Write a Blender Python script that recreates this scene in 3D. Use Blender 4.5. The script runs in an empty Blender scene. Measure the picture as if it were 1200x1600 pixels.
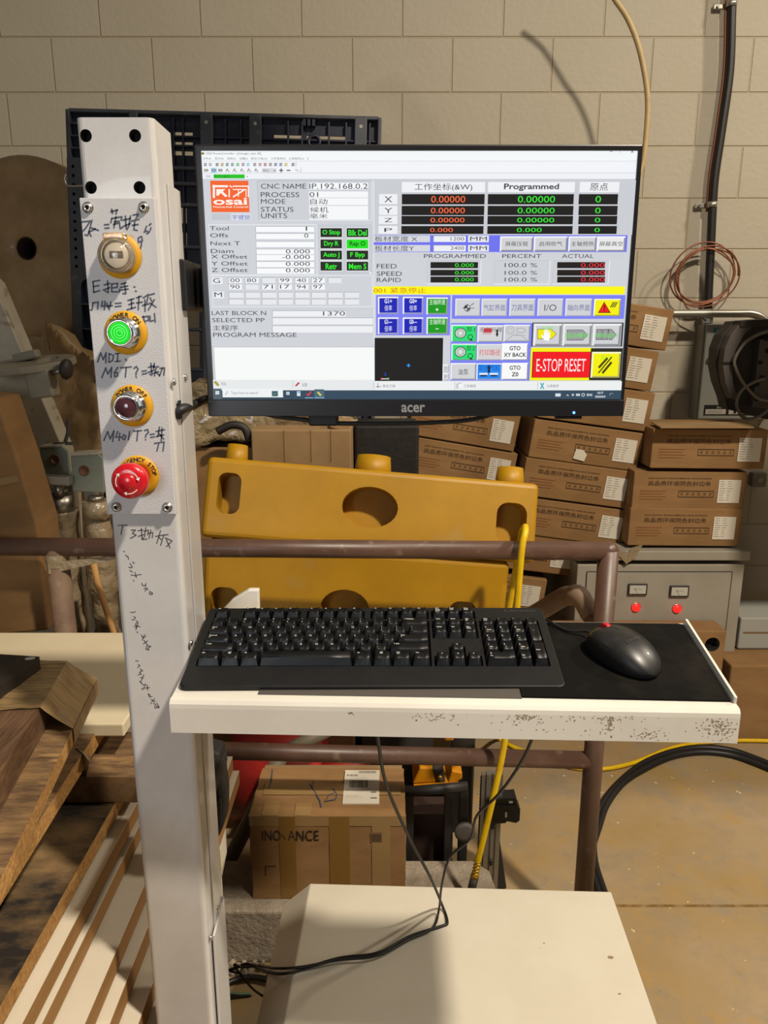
import bpy, bmesh, math, random
from mathutils import Vector, Matrix
random.seed(7)
SC = bpy.context.scene
COL = SC.collection

# ------------------------------------------------------------------ camera, light, exposure
CAM_H = 1.55
PITCH = math.radians(13.75)
FPX = 1180.0                       # focal length in pixels of the 1200x1600 frame
cam_d = bpy.data.cameras.new('camera')
cam_d.sensor_fit = 'VERTICAL'
cam_d.sensor_height = 36.0
cam_d.lens = FPX / 1600.0 * 36.0
cam_d.clip_start = 0.02
cam = bpy.data.objects.new('camera', cam_d)
COL.objects.link(cam)
cam.location = (0, 0, CAM_H)
cam.rotation_euler = (math.radians(90) - PITCH, 0, 0)
SC.camera = cam

w = bpy.data.worlds.new('world')
SC.world = w
w.use_nodes = True
w.node_tree.nodes['Background'].inputs[0].default_value = (1.0, 0.90, 0.76, 1)
w.node_tree.nodes['Background'].inputs[1].default_value = 0.10

def lamp(name, kind, loc, target, energy, color, size=0.3, spread=None):
    d = bpy.data.lights.new(name, kind)
    d.energy = energy
    d.color = color
    if kind == 'AREA':
        d.shape = 'DISK'; d.size = size
        if spread: d.spread = spread
    else:
        d.shadow_soft_size = size
    o = bpy.data.objects.new(name, d)
    COL.objects.link(o)
    o.location = loc
    o.rotation_euler = (Vector(target) - Vector(loc)).to_track_quat('-Z', 'Y').to_euler()
    return o

lamp('high_bay_lamp', 'AREA', (1.78, -0.62, 4.7), (1.5, -0.3, 0), 300, (1.0, 0.87, 0.70), 0.26)
lamp('far_high_bay_lamp', 'AREA', (3.8, 1.5, 4.5), (3.0, 1.8, 0), 130, (1.0, 0.87, 0.70), 0.30)
lamp('column_fill_light', 'AREA', (-0.9, -1.3, 1.7), (-0.25, 0.95, 1.15), 14, (0.88, 0.93, 1.0), 0.8)  # cool fill added to brighten the column front, not a known source

vs = SC.view_settings
vs.view_transform = 'Standard'
vs.look = 'None'
vs.exposure = 0.0
vs.gamma = 1.0
vs.use_curve_mapping = False
SC.display_settings.display_device = 'sRGB'

# ------------------------------------------------------------------ helpers
_F = Vector((0, math.cos(PITCH), -math.sin(PITCH)))
_D = Vector((0, -math.sin(PITCH), -math.cos(PITCH)))
_R = Vector((1, 0, 0))
_C = Vector((0, 0, CAM_H))
def ray(x, y): return _F + _R * ((x - 600) / FPX) + _D * ((y - 800) / FPX)
def PY(x, y, Y):
    r = ray(x, y); return _C + r * (Y / r.y)
def PZ(x, y, Z):
    r = ray(x, y); return _C + r * ((Z - CAM_H) / r.z)
def PP(x, y, o, n):
    r = ray(x, y); return _C + r * ((Vector(o) - _C).dot(n) / r.dot(n))

def lin(c): return c / 12.92 if c <= 0.04045 else ((c + 0.055) / 1.055) ** 2.4
def col(h):
    h = h.lstrip('#')
    return tuple(lin(int(h[i:i + 2], 16) / 255) for i in (0, 2, 4)) + (1.0,)

MATS = {}
def M(name, hexc, rough=0.5, metal=0.0, hex2=None, vscale=8.0, vlo=0.4, vhi=0.65, stretch=(1, 1, 1), bump=0.0, bscale=80.0,
      bdist=0.002, emit=0.0, ehex=None, trans=0.0, alpha=1.0, coat=0.0, spec=0.5, detail=6.0, hex3=None, v3=40.0):
    m = bpy.data.materials.new(name)
    m.use_nodes = True
    nt = m.node_tree; N = nt.nodes; L = nt.links
    b = N['Principled BSDF']
    b.inputs['Base Color'].default_value = col(hexc)
    b.inputs['Roughness'].default_value = rough
    b.inputs['Metallic'].default_value = metal
    b.inputs['Specular IOR Level'].default_value = spec
    if coat: b.inputs['Coat Weight'].default_value = coat
    if trans: b.inputs['Transmission Weight'].default_value = trans
    if alpha < 1: b.inputs['Alpha'].default_value = alpha
    if emit:
        b.inputs['Emission Color'].default_value = col(ehex or hexc)
        b.inputs['Emission Strength'].default_value = emit
    if hex2 or bump:
        tc = N.new('ShaderNodeTexCoord'); mp = N.new('ShaderNodeMapping')
        mp.inputs['Scale'].default_value = stretch
        L.new(tc.outputs['Object'], mp.inputs['Vector'])
    if hex2:
        n = N.new('ShaderNodeTexNoise'); n.inputs['Scale'].default_value = vscale; n.inputs['Detail'].default_value = detail
        n.inputs['Roughness'].default_value = 0.62
        L.new(mp.outputs[0], n.inputs['Vector'])
        mr = N.new('ShaderNodeMapRange'); mr.inputs[1].default_value = vlo; mr.inputs[2].default_value = vhi
        L.new(n.outputs['Fac'], mr.inputs[0])
        mx = N.new('ShaderNodeMix'); mx.data_type = 'RGBA'
        mx.inputs[6].default_value = col(hexc); mx.inputs[7].default_value = col(hex2)
        L.new(mr.outputs[0], mx.inputs[0])
        out = mx.outputs[2]
        if hex3:
            n3 = N.new('ShaderNodeTexNoise'); n3.inputs['Scale'].default_value = v3; n3.inputs['Detail'].default_value = 3
            L.new(mp.outputs[0], n3.inputs['Vector'])
            r3 = N.new('ShaderNodeMapRange'); r3.inputs[1].default_value = 0.62; r3.inputs[2].default_value = 0.72
            L.new(n3.outputs['Fac'], r3.inputs[0])
            x3 = N.new('ShaderNodeMix'); x3.data_type = 'RGBA'
            x3.inputs[7].default_value = col(hex3)
            L.new(out, x3.inputs[6]); L.new(r3.outputs[0], x3.inputs[0])
            out = x3.outputs[2]
        L.new(out, b.inputs['Base Color'])
    if bump:
        n2 = N.new('ShaderNodeTexNoise'); n2.inputs['Scale'].default_value = bscale; n2.inputs['Detail'].default_value = 4
        L.new(mp.outputs[0], n2.inputs['Vector'])
        bp = N.new('ShaderNodeBump'); bp.inputs['Strength'].default_value = bump; bp.inputs['Distance'].default_value = bdist
        L.new(n2.outputs['Fac'], bp.inputs['Height']); L.new(bp.outputs[0], b.inputs['Normal'])
    MATS[name] = m
    return m

def E(hexc, s=1.0):
    """light-emitting screen colour"""
    k = 'screen_' + hexc.lstrip('#') + ('' if s == 1.0 else '_%g' % s)
    if k in MATS: return k
    m = bpy.data.materials.new(k); m.use_nodes = True
    b = m.node_tree.nodes['Principled BSDF']
    b.inputs['Base Color'].default_value = (0.01, 0.01, 0.01, 1)
    b.inputs['Roughness'].default_value = 0.5
    b.inputs['Specular IOR Level'].default_value = 0.1
    b.inputs['Emission Color'].default_value = col(hexc)
    b.inputs['Emission Strength'].default_value = s
    MATS[k] = m
    return k

# scratch scene used to turn fonts and cut-outs into plain meshes
_tmp = bpy.data.scenes.new('scratch')
_tcache = {}
def text_mesh(s, bold=False):
    k = (s, bold)
    if k in _tcache: return _tcache[k]
    cu = bpy.data.curves.new('t', 'FONT'); cu.body = s; cu.resolution_u = 3; cu.size = 1.0
    if bold: cu.offset = 0.022
    o = bpy.data.objects.new('t', cu); _tmp.collection.objects.link(o)
    vl = _tmp.view_layers[0]; vl.update()
    dg = vl.depsgraph
    me = bpy.data.meshes.new_from_object(o.evaluated_get(dg), depsgraph=dg)
    vs_ = [(v.co.x, v.co.y) for v in me.vertices]
    fs = [tuple(p.vertices) for p in me.polygons]
    bpy.data.objects.remove(o); bpy.data.curves.remove(cu); bpy.data.meshes.remove(me)
    if not vs_: vs_, fs = [(0, 0), (1, 0), (1, 1)], []
    xs = [v[0] for v in vs_]; ys = [v[1] for v in vs_]
    _tcache[k] = (vs_, fs, (min(xs), min(ys), max(xs), max(ys)))
    return _tcache[k]

class Frame:
    """a local drawing plane: u along ex, v along ey, w along n"""
    def __init__(s, o, ex=(1, 0, 0), ey=(0, 0, 1), n=None):
        s.o = Vector(o); s.ex = Vector(ex).normalized(); s.ey = Vector(ey)
        s.ey = (s.ey - s.ex * s.ey.dot(s.ex)).normalized()
        s.n = Vector(n) if n else s.ex.cross(s.ey)
        s.n.normalize()
    def __call__(s, u, v, w=0.0): return s.o + s.ex * u + s.ey * v + s.n * w
    def mat(s): 
        m = Matrix((s.ex, s.ey, s.n)).transposed().to_4x4(); m.translation = s.o; return m
    def uv(s, x, y):
        P = PP(x, y, s.o, s.n) - s.o
        return P.dot(s.ex), P.dot(s.ey)

class MB:
    def __init__(s): s.bm = bmesh.new(); s.mats = []
    def mi(s, name):
        if name not in s.mats: s.mats.append(name)
        return s.mats.index(name)
    def face(s, pts, mat):
        try:
            f = s.bm.faces.new([s.bm.verts.new(p) for p in pts]); f.material_index = s.mi(mat); return f
        except ValueError: return None
    def _tag(s, faces, mat, smooth=False):
        i = s.mi(mat)
        for f in faces: f.material_index = i; f.smooth = smooth
    def merge(s, other, mtx, mat, smooth=None):
        i = s.mi(mat); vm = {}
        for v in other.verts: vm[v] = s.bm.verts.new(mtx @ v.co)
        for f in other.faces:
            try:
                g = s.bm.faces.new([vm[v] for v in f.verts]); g.material_index = i; g.smooth = f.smooth if smooth is None else smooth
            except ValueError: pass
        other.free()
    def box(s, c, size, mat, bevel=0.0, rot=None, seg=2, taper=None):
        b = bmesh.new(); bmesh.ops.create_cube(b, size=1.0)
        for v in b.verts:
            k = 1.0
            if taper and v.co.z > 0: v.co.x *= taper[0]; v.co.y *= taper[1]
            v.co = Vector((v.co.x * size[0], v.co.y * size[1], v.co.z * size[2]))
        if bevel: bmesh.ops.bevel(b, geom=list(b.edges), offset=bevel, segments=seg, profile=0.5, affect='EDGES')
        m = Matrix.Translation(Vector(c)) @ (rot.to_4x4() if rot else Matrix.Identity(4))
        s.merge(b, m, mat)
        return s
    def fbox(s, fr, u0, u1, v0, v1, w0, w1, mat, bevel=0.0, seg=2):
        b = bmesh.new(); bmesh.ops.create_cube(b, size=1.0)
        for v in b.verts: v.co = Vector((u0 if v.co.x < 0 else u1, v0 if v.co.y < 0 else v1, w0 if v.co.z < 0 else w1))
        if bevel: bmesh.ops.bevel(b, geom=list(b.edges), offset=bevel, segments=seg, profile=0.5, affect='EDGES')
        s.merge(b, fr.mat(), mat); return s
    def cyl(s, p0, p1, r, mat, r1=None, seg=24, caps=True, smooth=True):
        p0 = Vector(p0); p1 = Vector(p1); d = p1 - p0
        b = bmesh.new()
        bmesh.ops.create_cone(b, cap_ends=caps, segments=seg, radius1=r, radius2=r if r1 is None else r1, depth=d.length)
        for f in b.faces: f.smooth = smooth and len(f.verts) == 4
        m = Matrix.Translation((p0 + p1) / 2) @ d.to_track_quat('Z', 'Y').to_matrix().to_4x4()
        s.merge(b, m, mat); return s
    def lathe(s, prof, fr, mat, seg=32, smooth=True):
        """profile of (radius, w) turned about the frame's n axis at u=v=0"""
        i = s.mi(mat); rings = []
        for r, h in prof:
            if r < 1e-6: rings.append([s.bm.verts.new(fr(0, 0, h))])
            else: rings.append([s.bm.verts.new(fr(r * math.cos(2 * math.pi * k / seg), r * math.sin(2 * math.pi * k / seg), h)) for k in range(seg)])
        for a, b in zip(rings, rings[1:]):
            for k in range(seg):
                k2 = (k + 1) % seg
                q = [a[k % len(a)], a[k2 % len(a)], b[k2 % len(b)], b[k % len(b)]]
                q2 = []
                for v in q:
                    if v not in q2: q2.append(v)
                if len(q2) > 2:
                    try: f = s.bm.faces.new(q2); f.material_index = i; f.smooth = smooth
                    except ValueError: pass
        return s
    def tube(s, pts, r, mat, seg=12, closed=False, sub=6, spline=True, rr=None):
        pts = [Vector(p) for p in pts]
        if spline and len(pts) > 2:
            out = []; n = len(pts)
            for i in range(n if closed else n - 1):
                p0 = pts[(i - 1) % n] if closed or i > 0 else pts[0]
                p1 = pts[i]; p2 = pts[(i + 1) % n]
                p3 = pts[(i + 2) % n] if closed or i + 2 < n else pts[-1]
                for k in range(sub):
                    t = k / sub
                    out.append(0.5 * ((2 * p1) + (p2 - p0) * t + (2 * p0 - 5 * p1 + 4 * p2 - p3) * t * t + (3 * p1 - p0 - 3 * p2 + p3) * t ** 3))
            if not closed: out.append(pts[-1])
            pts = out
        n = len(pts); i = s.mi(mat); rings = []; up = None
        for k in range(n):
            a = pts[(k - 1) % n] if closed or k > 0 else pts[k]
            b = pts[(k + 1) % n] if closed or k < n - 1 else pts[k]
            t = (b - a)
            if t.length < 1e-9: t = Vector((0, 0, 1))
            t.normalize()
            if up is None:
                up = Vector((0, 0, 1)) if abs(t.z) < 0.9 else Vector((1, 0, 0))
            x = up - t * up.dot(t)
            if x.length < 1e-6: x = t.orthogonal()
            x.normalize(); y = t.cross(x); up = x
            rad = r if rr is None else rr(k / max(1, n - 1))
            rings.append([s.bm.verts.new(pts[k] + (x * math.cos(2 * math.pi * j / seg) + y * math.sin(2 * math.pi * j / seg)) * rad) for j in range(seg)])
        for k in range(n if closed else n - 1):
            a, b = rings[k], rings[(k + 1) % n]
            for j in range(seg):
                f = s.bm.faces.new([a[j], a[(j + 1) % seg], b[(j + 1) % seg], b[j]]); f.material_index = i; f.smooth = True
        if not closed:
            for rg in (rings[0][::-1], rings[-1]):
                f = s.bm.faces.new(rg); f.material_index = i
        return s
    def prism(s, poly, fr, w0, w1, mat, bevel=0.0, seg=2, smooth=False):
        b = bmesh.new()
        lo = [b.verts.new((p[0], p[1], w0)) for p in poly]; hi = [b.verts.new((p[0], p[1], w1)) for p in poly]
        n = len(poly)
        b.faces.new(lo[::-1]); b.faces.new(hi)
        for k in range(n): b.faces.new([lo[k], lo[(k + 1) % n], hi[(k + 1) % n], hi[k]])
        bmesh.ops.recalc_face_normals(b, faces=list(b.faces))
        if bevel:
            bmesh.ops.bevel(b, geom=[e for e in b.edges], offset=bevel, segments=seg, profile=0.5, affect='EDGES')
        s.merge(b, fr.mat(), mat, smooth); return s
    def rect(s, fr, u0, v0, u1, v1, w, mat):
        s.face([fr(u0, v0, w), fr(u1, v0, w), fr(u1, v1, w), fr(u0, v1, w)], mat); return s
    def disc(s, fr, u, v, r, w, mat, seg=28, ry=None):
        ry = ry or r
        s.face([fr(u + r * math.cos(2 * math.pi * k / seg), v + ry * math.sin(2 * math.pi * k / seg), w) for k in range(seg)], mat); return s
    def ring(s, fr, u, v, r0, r1, w, mat, a0=0, a1=360, seg=28):
        for k in range(seg):
            t0 = math.radians(a0 + (a1 - a0) * k / seg); t1 = math.radians(a0 + (a1 - a0) * (k + 1) / seg)
            s.face([fr(u + r * math.cos(t), v + r * math.sin(t), w) for r, t in ((r0, t0), (r1, t0), (r1, t1), (r0, t1))], mat)
        return s
    def stroke(s, fr, pts, wd, w, mat):
        """a flat pen line through the 2-D points"""
        n = len(pts)
        for k in range(n - 1):
            a = Vector(pts[k]); b = Vector(pts[k + 1]); d = b - a
            if d.length < 1e-9: continue
            d.normalize(); nrm = Vector((-d.y, d.x)) * wd / 2; e = d * wd * 0.35
            q = [a - e + nrm, a - e - nrm, b + e - nrm, b + e + nrm]
            s.face([fr(p.x, p.y, w + 2e-6 * k) for p in q][::-1], mat)
        return s
    def text(s, txt, fr, u0, v0, u1, v1, w, mat, bold=False, keep=None):
        """letters fitted to the box; keep='l','c','r' keeps their own proportions at the box height"""
        vs_, fs, (x0, y0, x1, y1) = text_mesh(txt, bold)
        if x1 - x0 < 1e-6 or y1 - y0 < 1e-6: return s
        sy = (v1 - v0) / (y1 - y0); sx = (u1 - u0) / (x1 - x0)
        if keep:
            sy = sx = (v1 - v0) / .72; y0 = 0.0; wd = sx * (x1 - x0)
            if keep == 'c': u0 = (u0 + u1) / 2 - wd / 2
            elif keep == 'r': u0 = u1 - wd
        i = s.mi(mat)
        bv = [s.bm.verts.new(fr(u0 + (x - x0) * sx, v0 + (y - y0) * sy, w)) for x, y in vs_]
        for f in fs:
            try: g = s.bm.faces.new([bv[k] for k in f]); g.material_index = i
            except ValueError: pass
        return s
    def arc_text(s, txt, fr, u, v, r, h, a0, a1, w, mat, bold=True):
        """letters set round a circle, angle falling from a0 to a1 (degrees)"""
        n = len(txt)
        for k, ch in enumerate(txt):
            if ch == ' ': continue
            a = math.radians(a0 + (a1 - a0) * k / (n - 1))
            c = fr(u + r * math.cos(a), v + r * math.sin(a))
            up = fr.ex * math.cos(a) + fr.ey * math.sin(a); rt = fr.ex * math.sin(a) - fr.ey * math.cos(a)
            f2 = Frame(c, rt, up, fr.n)
            s.text(ch, f2, -h * .5, -h / 2, h * .5, h / 2, w, mat, bold, keep='c')
        return s
    def cut(s, cutter):
        """take the cutter's volume out of this mesh"""
        ms = []
        for q in (s, cutter):
            bmesh.ops.recalc_face_normals(q.bm, faces=list(q.bm.faces))
            me = bpy.data.meshes.new('c'); q.bm.to_mesh(me); ms.append(me)
            for nme in s.mats + [x for x in cutter.mats if x not in s.mats]: me.materials.append(MATS[nme])
        if cutter.mats:
            allm = s.mats + [x for x in cutter.mats if x not in s.mats]
            for p in ms[1].polygons: p.material_index = allm.index(cutter.mats[p.material_index])
            s.mats = allm
        a = bpy.data.objects.new('a', ms[0]); b = bpy.data.objects.new('b', ms[1])
        for o in (a, b): _tmp.collection.objects.link(o)
        md = a.modifiers.new('b', 'BOOLEAN'); md.operation = 'DIFFERENCE'; md.object = b; md.solver = 'EXACT'; md.use_self = True
        vl = _tmp.view_layers[0]; vl.update(); dg = vl.depsgraph
        me = bpy.data.meshes.new_from_object(a.evaluated_get(dg), depsgraph=dg)
        s.bm.free(); s.bm = bmesh.new(); s.bm.from_mesh(me)
        for o in (a, b): bpy.data.objects.remove(o)
        for m in ms + [me]: bpy.data.meshes.remove(m)
        cutter.bm.free()
        return s
    def mesh(s, name, off=Vector((0, 0, 0)), norm=True):
        if norm:
            bmesh.ops.recalc_face_normals(s.bm, faces=[f for f in s.bm.faces if f.smooth or any(len(e.link_faces) > 1 for e in f.edges)])
        for v in s.bm.verts: v.co -= off
        me = bpy.data.meshes.new(name); s.bm.to_mesh(me); s.bm.free()
        for m in s.mats: me.materials.append(MATS[m])
        return me

def origin_of(o):
    p = Vector((0, 0, 0))
    while o is not None: p += o.location; o = o.parent
    return p
def tag(o, label, cat, group=None, kind=None):
    if label: o['label'] = label
    if cat: o['category'] = cat
    if group: o['group'] = group
    if kind: o['kind'] = kind
    return o
def thing(name, label, cat, loc, group=None):
    o = bpy.data.objects.new(name, None); COL.objects.link(o); o.location = loc; o.empty_display_size = 0.05
    return tag(o, label, cat, group)
def part(name, mb, parent, label=None, local=False, norm=True):
    me = mb.mesh(name, Vector((0, 0, 0)) if local else origin_of(parent), norm)
    o = bpy.data.objects.new(name, me); COL.objects.link(o); o.parent = parent
    if label: o['label'] = label
    return o
def solo(name, mb, label, cat, group=None, kind=None, norm=True):
    """a thing that is one mesh; its origin goes to the middle of its base"""
    xs = [v.co for v in mb.bm.verts]
    lo = Vector((min(v.x for v in xs), min(v.y for v in xs), min(v.z for v in xs)))
    hi = Vector((max(v.x for v in xs), max(v.y for v in xs), max(v.z for v in xs)))
    off = Vector(((lo.x + hi.x) / 2, (lo.y + hi.y) / 2, lo.z))
    o = bpy.data.objects.new(name, mb.mesh(name, off, norm)); COL.objects.link(o); o.location = off
    return tag(o, label, cat, group, kind)
def rot(ax, deg): return Matrix.Rotation(math.radians(deg), 3, ax)
# ------------------------------------------------------------------ materials
M('white_paint', '#c9c7c2', 0.38, hex2='#bfbdb7', vscale=6, bump=0.06, bscale=420, bdist=0.0006)
M('column_paint', '#c2c1c0', 0.30, hex2='#bab9b8', vscale=9, bump=0.25, bscale=160, bdist=0.0006, coat=0.2)
M('panel_paint', '#bdbdbf', 0.36, bump=0.55, bscale=520, bdist=0.0007)
M('shelf_paint', '#d2cfc6', 0.36, hex2='#cac6bc', vscale=5, bump=0.04, bscale=300, bdist=0.0005)
M('scuff_dirt', '#8a765c', 0.9)
M('cabinet_white', '#c8c2b2', 0.42, hex2='#c0b9a8', vscale=3, bump=0.03, bscale=300, bdist=0.0004)
M('black_hole', '#050505', 0.9)
M('screw_steel', '#b9b7b2', 0.25, 0.95)
M('chrome', '#d8d8d8', 0.12, 1.0)
M('brushed_steel', '#9a958b', 0.35, 0.9)
M('legend_yellow', '#d29c17', 0.55)
M('legend_ink', '#2a2416', 0.6)
M('marker_ink', '#4a5264', 0.6)
M('pen_ink', '#3a3a40', 0.6)
M('green_lens', '#0c5c14', 0.25, emit=1.0, ehex='#0fd61f')
M('green_lens_ring', '#0c5c14', 0.25, emit=1.0, ehex='#5cf060')
M('dark_lens', '#4a2730', 0.15, coat=0.6)
M('stop_red', '#c01020', 0.28, coat=0.5)
M('white_mark', '#e8e6e0', 0.5)
M('clear_plastic', '#f2e6d2', 0.06, trans=0.92)
M('key_white', '#e4e4e4', 0.3, emit=0.25, ehex='#ffffff')
M('black_plastic', '#17171a', 0.42, bump=0.15, bscale=900, bdist=0.0003)
M('bezel_black', '#131317', 0.35)
M('bezel_gloss', '#1b1b1f', 0.3)
M('key_black', '#0a0c0f', 0.42, spec=.35, bump=0.1, bscale=1200, bdist=0.0002)
M('case_black', '#0f1011', 0.5, spec=.35, hex2='#141516', vscale=30, bump=0.35, bscale=1500, bdist=0.0003, hex3='#222222', v3=900)
M('legend_white', '#c9c9c4', 0.5)
M('faint_logo', '#3a3b3d', 0.4)
M('mouse_black', '#1b1b1c', 0.38, hex2='#242423', vscale=40, coat=0.1)
M('mouse_side', '#0c0c0d', 0.5)
M('wheel_red', '#b0202a', 0.45)
M('pad_cloth', '#0b0a09', 0.95, hex2='#1d1a15', vscale=14, vlo=0.5, vhi=0.75, bump=0.3, bscale=900, bdist=0.0004, spec=0.15)
M('cable_black', '#121214', 0.5)
M('logo_grey', '#8b8c90', 0.35)
M('led_blue', '#1030ff', 0.3, emit=9.0, ehex='#3a78ff')
M('led_red', '#ff1010', 0.3, emit=3.2, ehex='#ff1512')
M('card', '#91704a', 0.85, hex2='#81623f', vscale=4, stretch=(1, 1, 3), bump=0.12, bscale=60, bdist=0.002, spec=0.2)
M('card_light', '#9a7e5a', 0.85, hex2='#8c714f', vscale=5, bump=0.15, bscale=40, bdist=0.003, spec=0.2)
M('card_edge', '#7c5c3a', 0.9)
M('card_tape', '#94784f', 0.3, coat=0.2)
M('card_tape_dark', '#80602f', 0.3, coat=0.25)
M('card_ink', '#4a3622', 0.8)
M('card_red_ink', '#95572f', 0.8)
M('ink_black', '#26221c', 0.7)
M('paper', '#cfc9ba', 0.75)
M('paper_ink', '#77716a', 0.8)
M('paper_ink_dark', '#2c2926', 0.8)
M('pallet_plastic', '#3a3e47', 0.5, hex2='#444850', vscale=9, hex3='#565a5e', v3=30)
M('pallet_navy', '#101628', 0.5, hex2='#182038', vscale=9)
M('yellow_plastic', '#ab7f00', 0.5, hex2='#9d7301', vscale=7, vlo=0.35, vhi=0.7, bump=0.08, bscale=60, bdist=0.002, hex3='#a07d30', v3=7)
M('rail_paint', '#503a30', 0.42, hex2='#5c4439', vscale=12, hex3='#6f5c4e', v3=30, bump=0.1, bscale=50)
M('rail_dusty', '#7a6450', 0.7, hex2='#6a5142', vscale=14, hex3='#8f7c66', v3=20)
M('hose_yellow', '#d9b404', 0.4, hex2='#caa208', vscale=30)
M('cord_yellow', '#c99b12', 0.45)
M('brass', '#a4843a', 0.35, 0.8)
M('concrete', '#8f8474', 0.92, hex2='#7c7060', vscale=22, bump=0.7, bscale=90, bdist=0.006, hex3='#a39a88', v3=120)
M('stabilizer_paint', '#9b968a', 0.5, hex2='#918b7e', vscale=5)
M('stabilizer_dark', '#2d2a26', 0.6)
M('meter_face', '#b9b8b0', 0.3)
M('meter_frame', '#2f2b29', 0.4)
M('box_grey', '#a3a69e', 0.45)
M('box_grey_side', '#8d8b80', 0.5)
M('siemens_teal', '#2c8f9a', 0.5)
M('label_black', '#1c1a18', 0.5)
M('conduit_black', '#17130f', 0.45)
M('galv', '#a9a69c', 0.35, 0.8)
M('copper_wire', '#7c4a32', 0.4, 0.3)
M('cream_hose', '#b59e70', 0.5, hex2='#a89064', vscale=20)
M('guard_black', '#1a1714', 0.6, hex2='#2e2822', vscale=10, vlo=0.35, vhi=0.65)
M('guard_grey', '#4a4541', 0.6)
M('cable_grey', '#6a635b', 0.5)
M('craft_film', '#b3966c', 0.5, hex2='#977a54', vscale=7, vlo=0.35, vhi=0.65, bump=0.3, bscale=14, bdist=0.02, coat=0.1)
M('film_pale', '#9a8a70', 0.3, hex2='#77684f', vscale=9, bump=0.8, bscale=22, bdist=0.02, coat=0.4)
M('film_clear', '#a08d6c', 0.25, hex2='#6f5f46', vscale=6, bump=0.9, bscale=18, bdist=0.03, coat=0.5)
M('beam_white', '#b5ad9a', 0.5, hex2='#a89f8b', vscale=14, hex3='#8d806a', v3=24)
M('machine_grey', '#8d8674', 0.5, hex2='#7f7866', vscale=12)
M('bracket_grey', '#7f8678', 0.5, hex2='#737a6d', vscale=12)
M('rust', '#6d4b38', 0.8)
M('stick_wood', '#a67c48', 0.8)
M('chipboard', '#b0874c', 0.85, hex2='#946b39', vscale=160, vlo=0.4, vhi=0.6, bump=0.5, bscale=300, bdist=0.002, hex3='#c69c60', v3=260)
M('board_white', '#ddd6c5', 0.4, hex2='#d4ccb9', vscale=3)
M('board_edge', '#9c7443', 0.7, hex2='#8c6637', vscale=30, stretch=(1, .15, 8))
M('table_white', '#cfc3a8', 0.5, hex2='#c4b699', vscale=2)
M('walnut', '#4a3526', 0.55, hex2='#6b5038', vscale=30, stretch=(9, .5, 4), vlo=0.35, vhi=0.65)
M('walnut_dust', '#57422f', 0.7, hex2='#8a6d48', vscale=16, stretch=(1, 5, 1), vlo=0.38, vhi=0.66, hex3='#a78658', v3=9)
M('dusty_dark', '#211c17', 0.85, hex2='#7d6340', vscale=6, stretch=(1, 2, 1), vlo=0.44, vhi=0.66, bump=0.3, bscale=30)
M('black_board', '#1d1814', 0.55, hex2='#262019', vscale=12)
M('red_paint', '#a52620', 0.45, hex2='#7d1c18', vscale=8)
M('grey_pipe', '#6e6655', 0.6)
M('dark_plate', '#3d3a36', 0.6)
M('machine_orange', '#d08a12', 0.45, hex2='#b87608', vscale=10)
M('dark_brown', '#2c1a10', 0.8)
M('alu', '#8d8b84', 0.4, 0.75)
M('dark_metal', '#2b2a29', 0.5, 0.3)
M('bag_black', '#100e0d', 0.7, hex2='#1a1714', vscale=18, bump=0.4, bscale=60, bdist=0.004)
M('tag_yellow', '#c9b418', 0.6)
M('wire_green', '#6d8263', 0.6)
M('outlet_grey', '#6f6a5c', 0.5)
M('grey_carton', '#9a9a92', 0.8)

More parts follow.
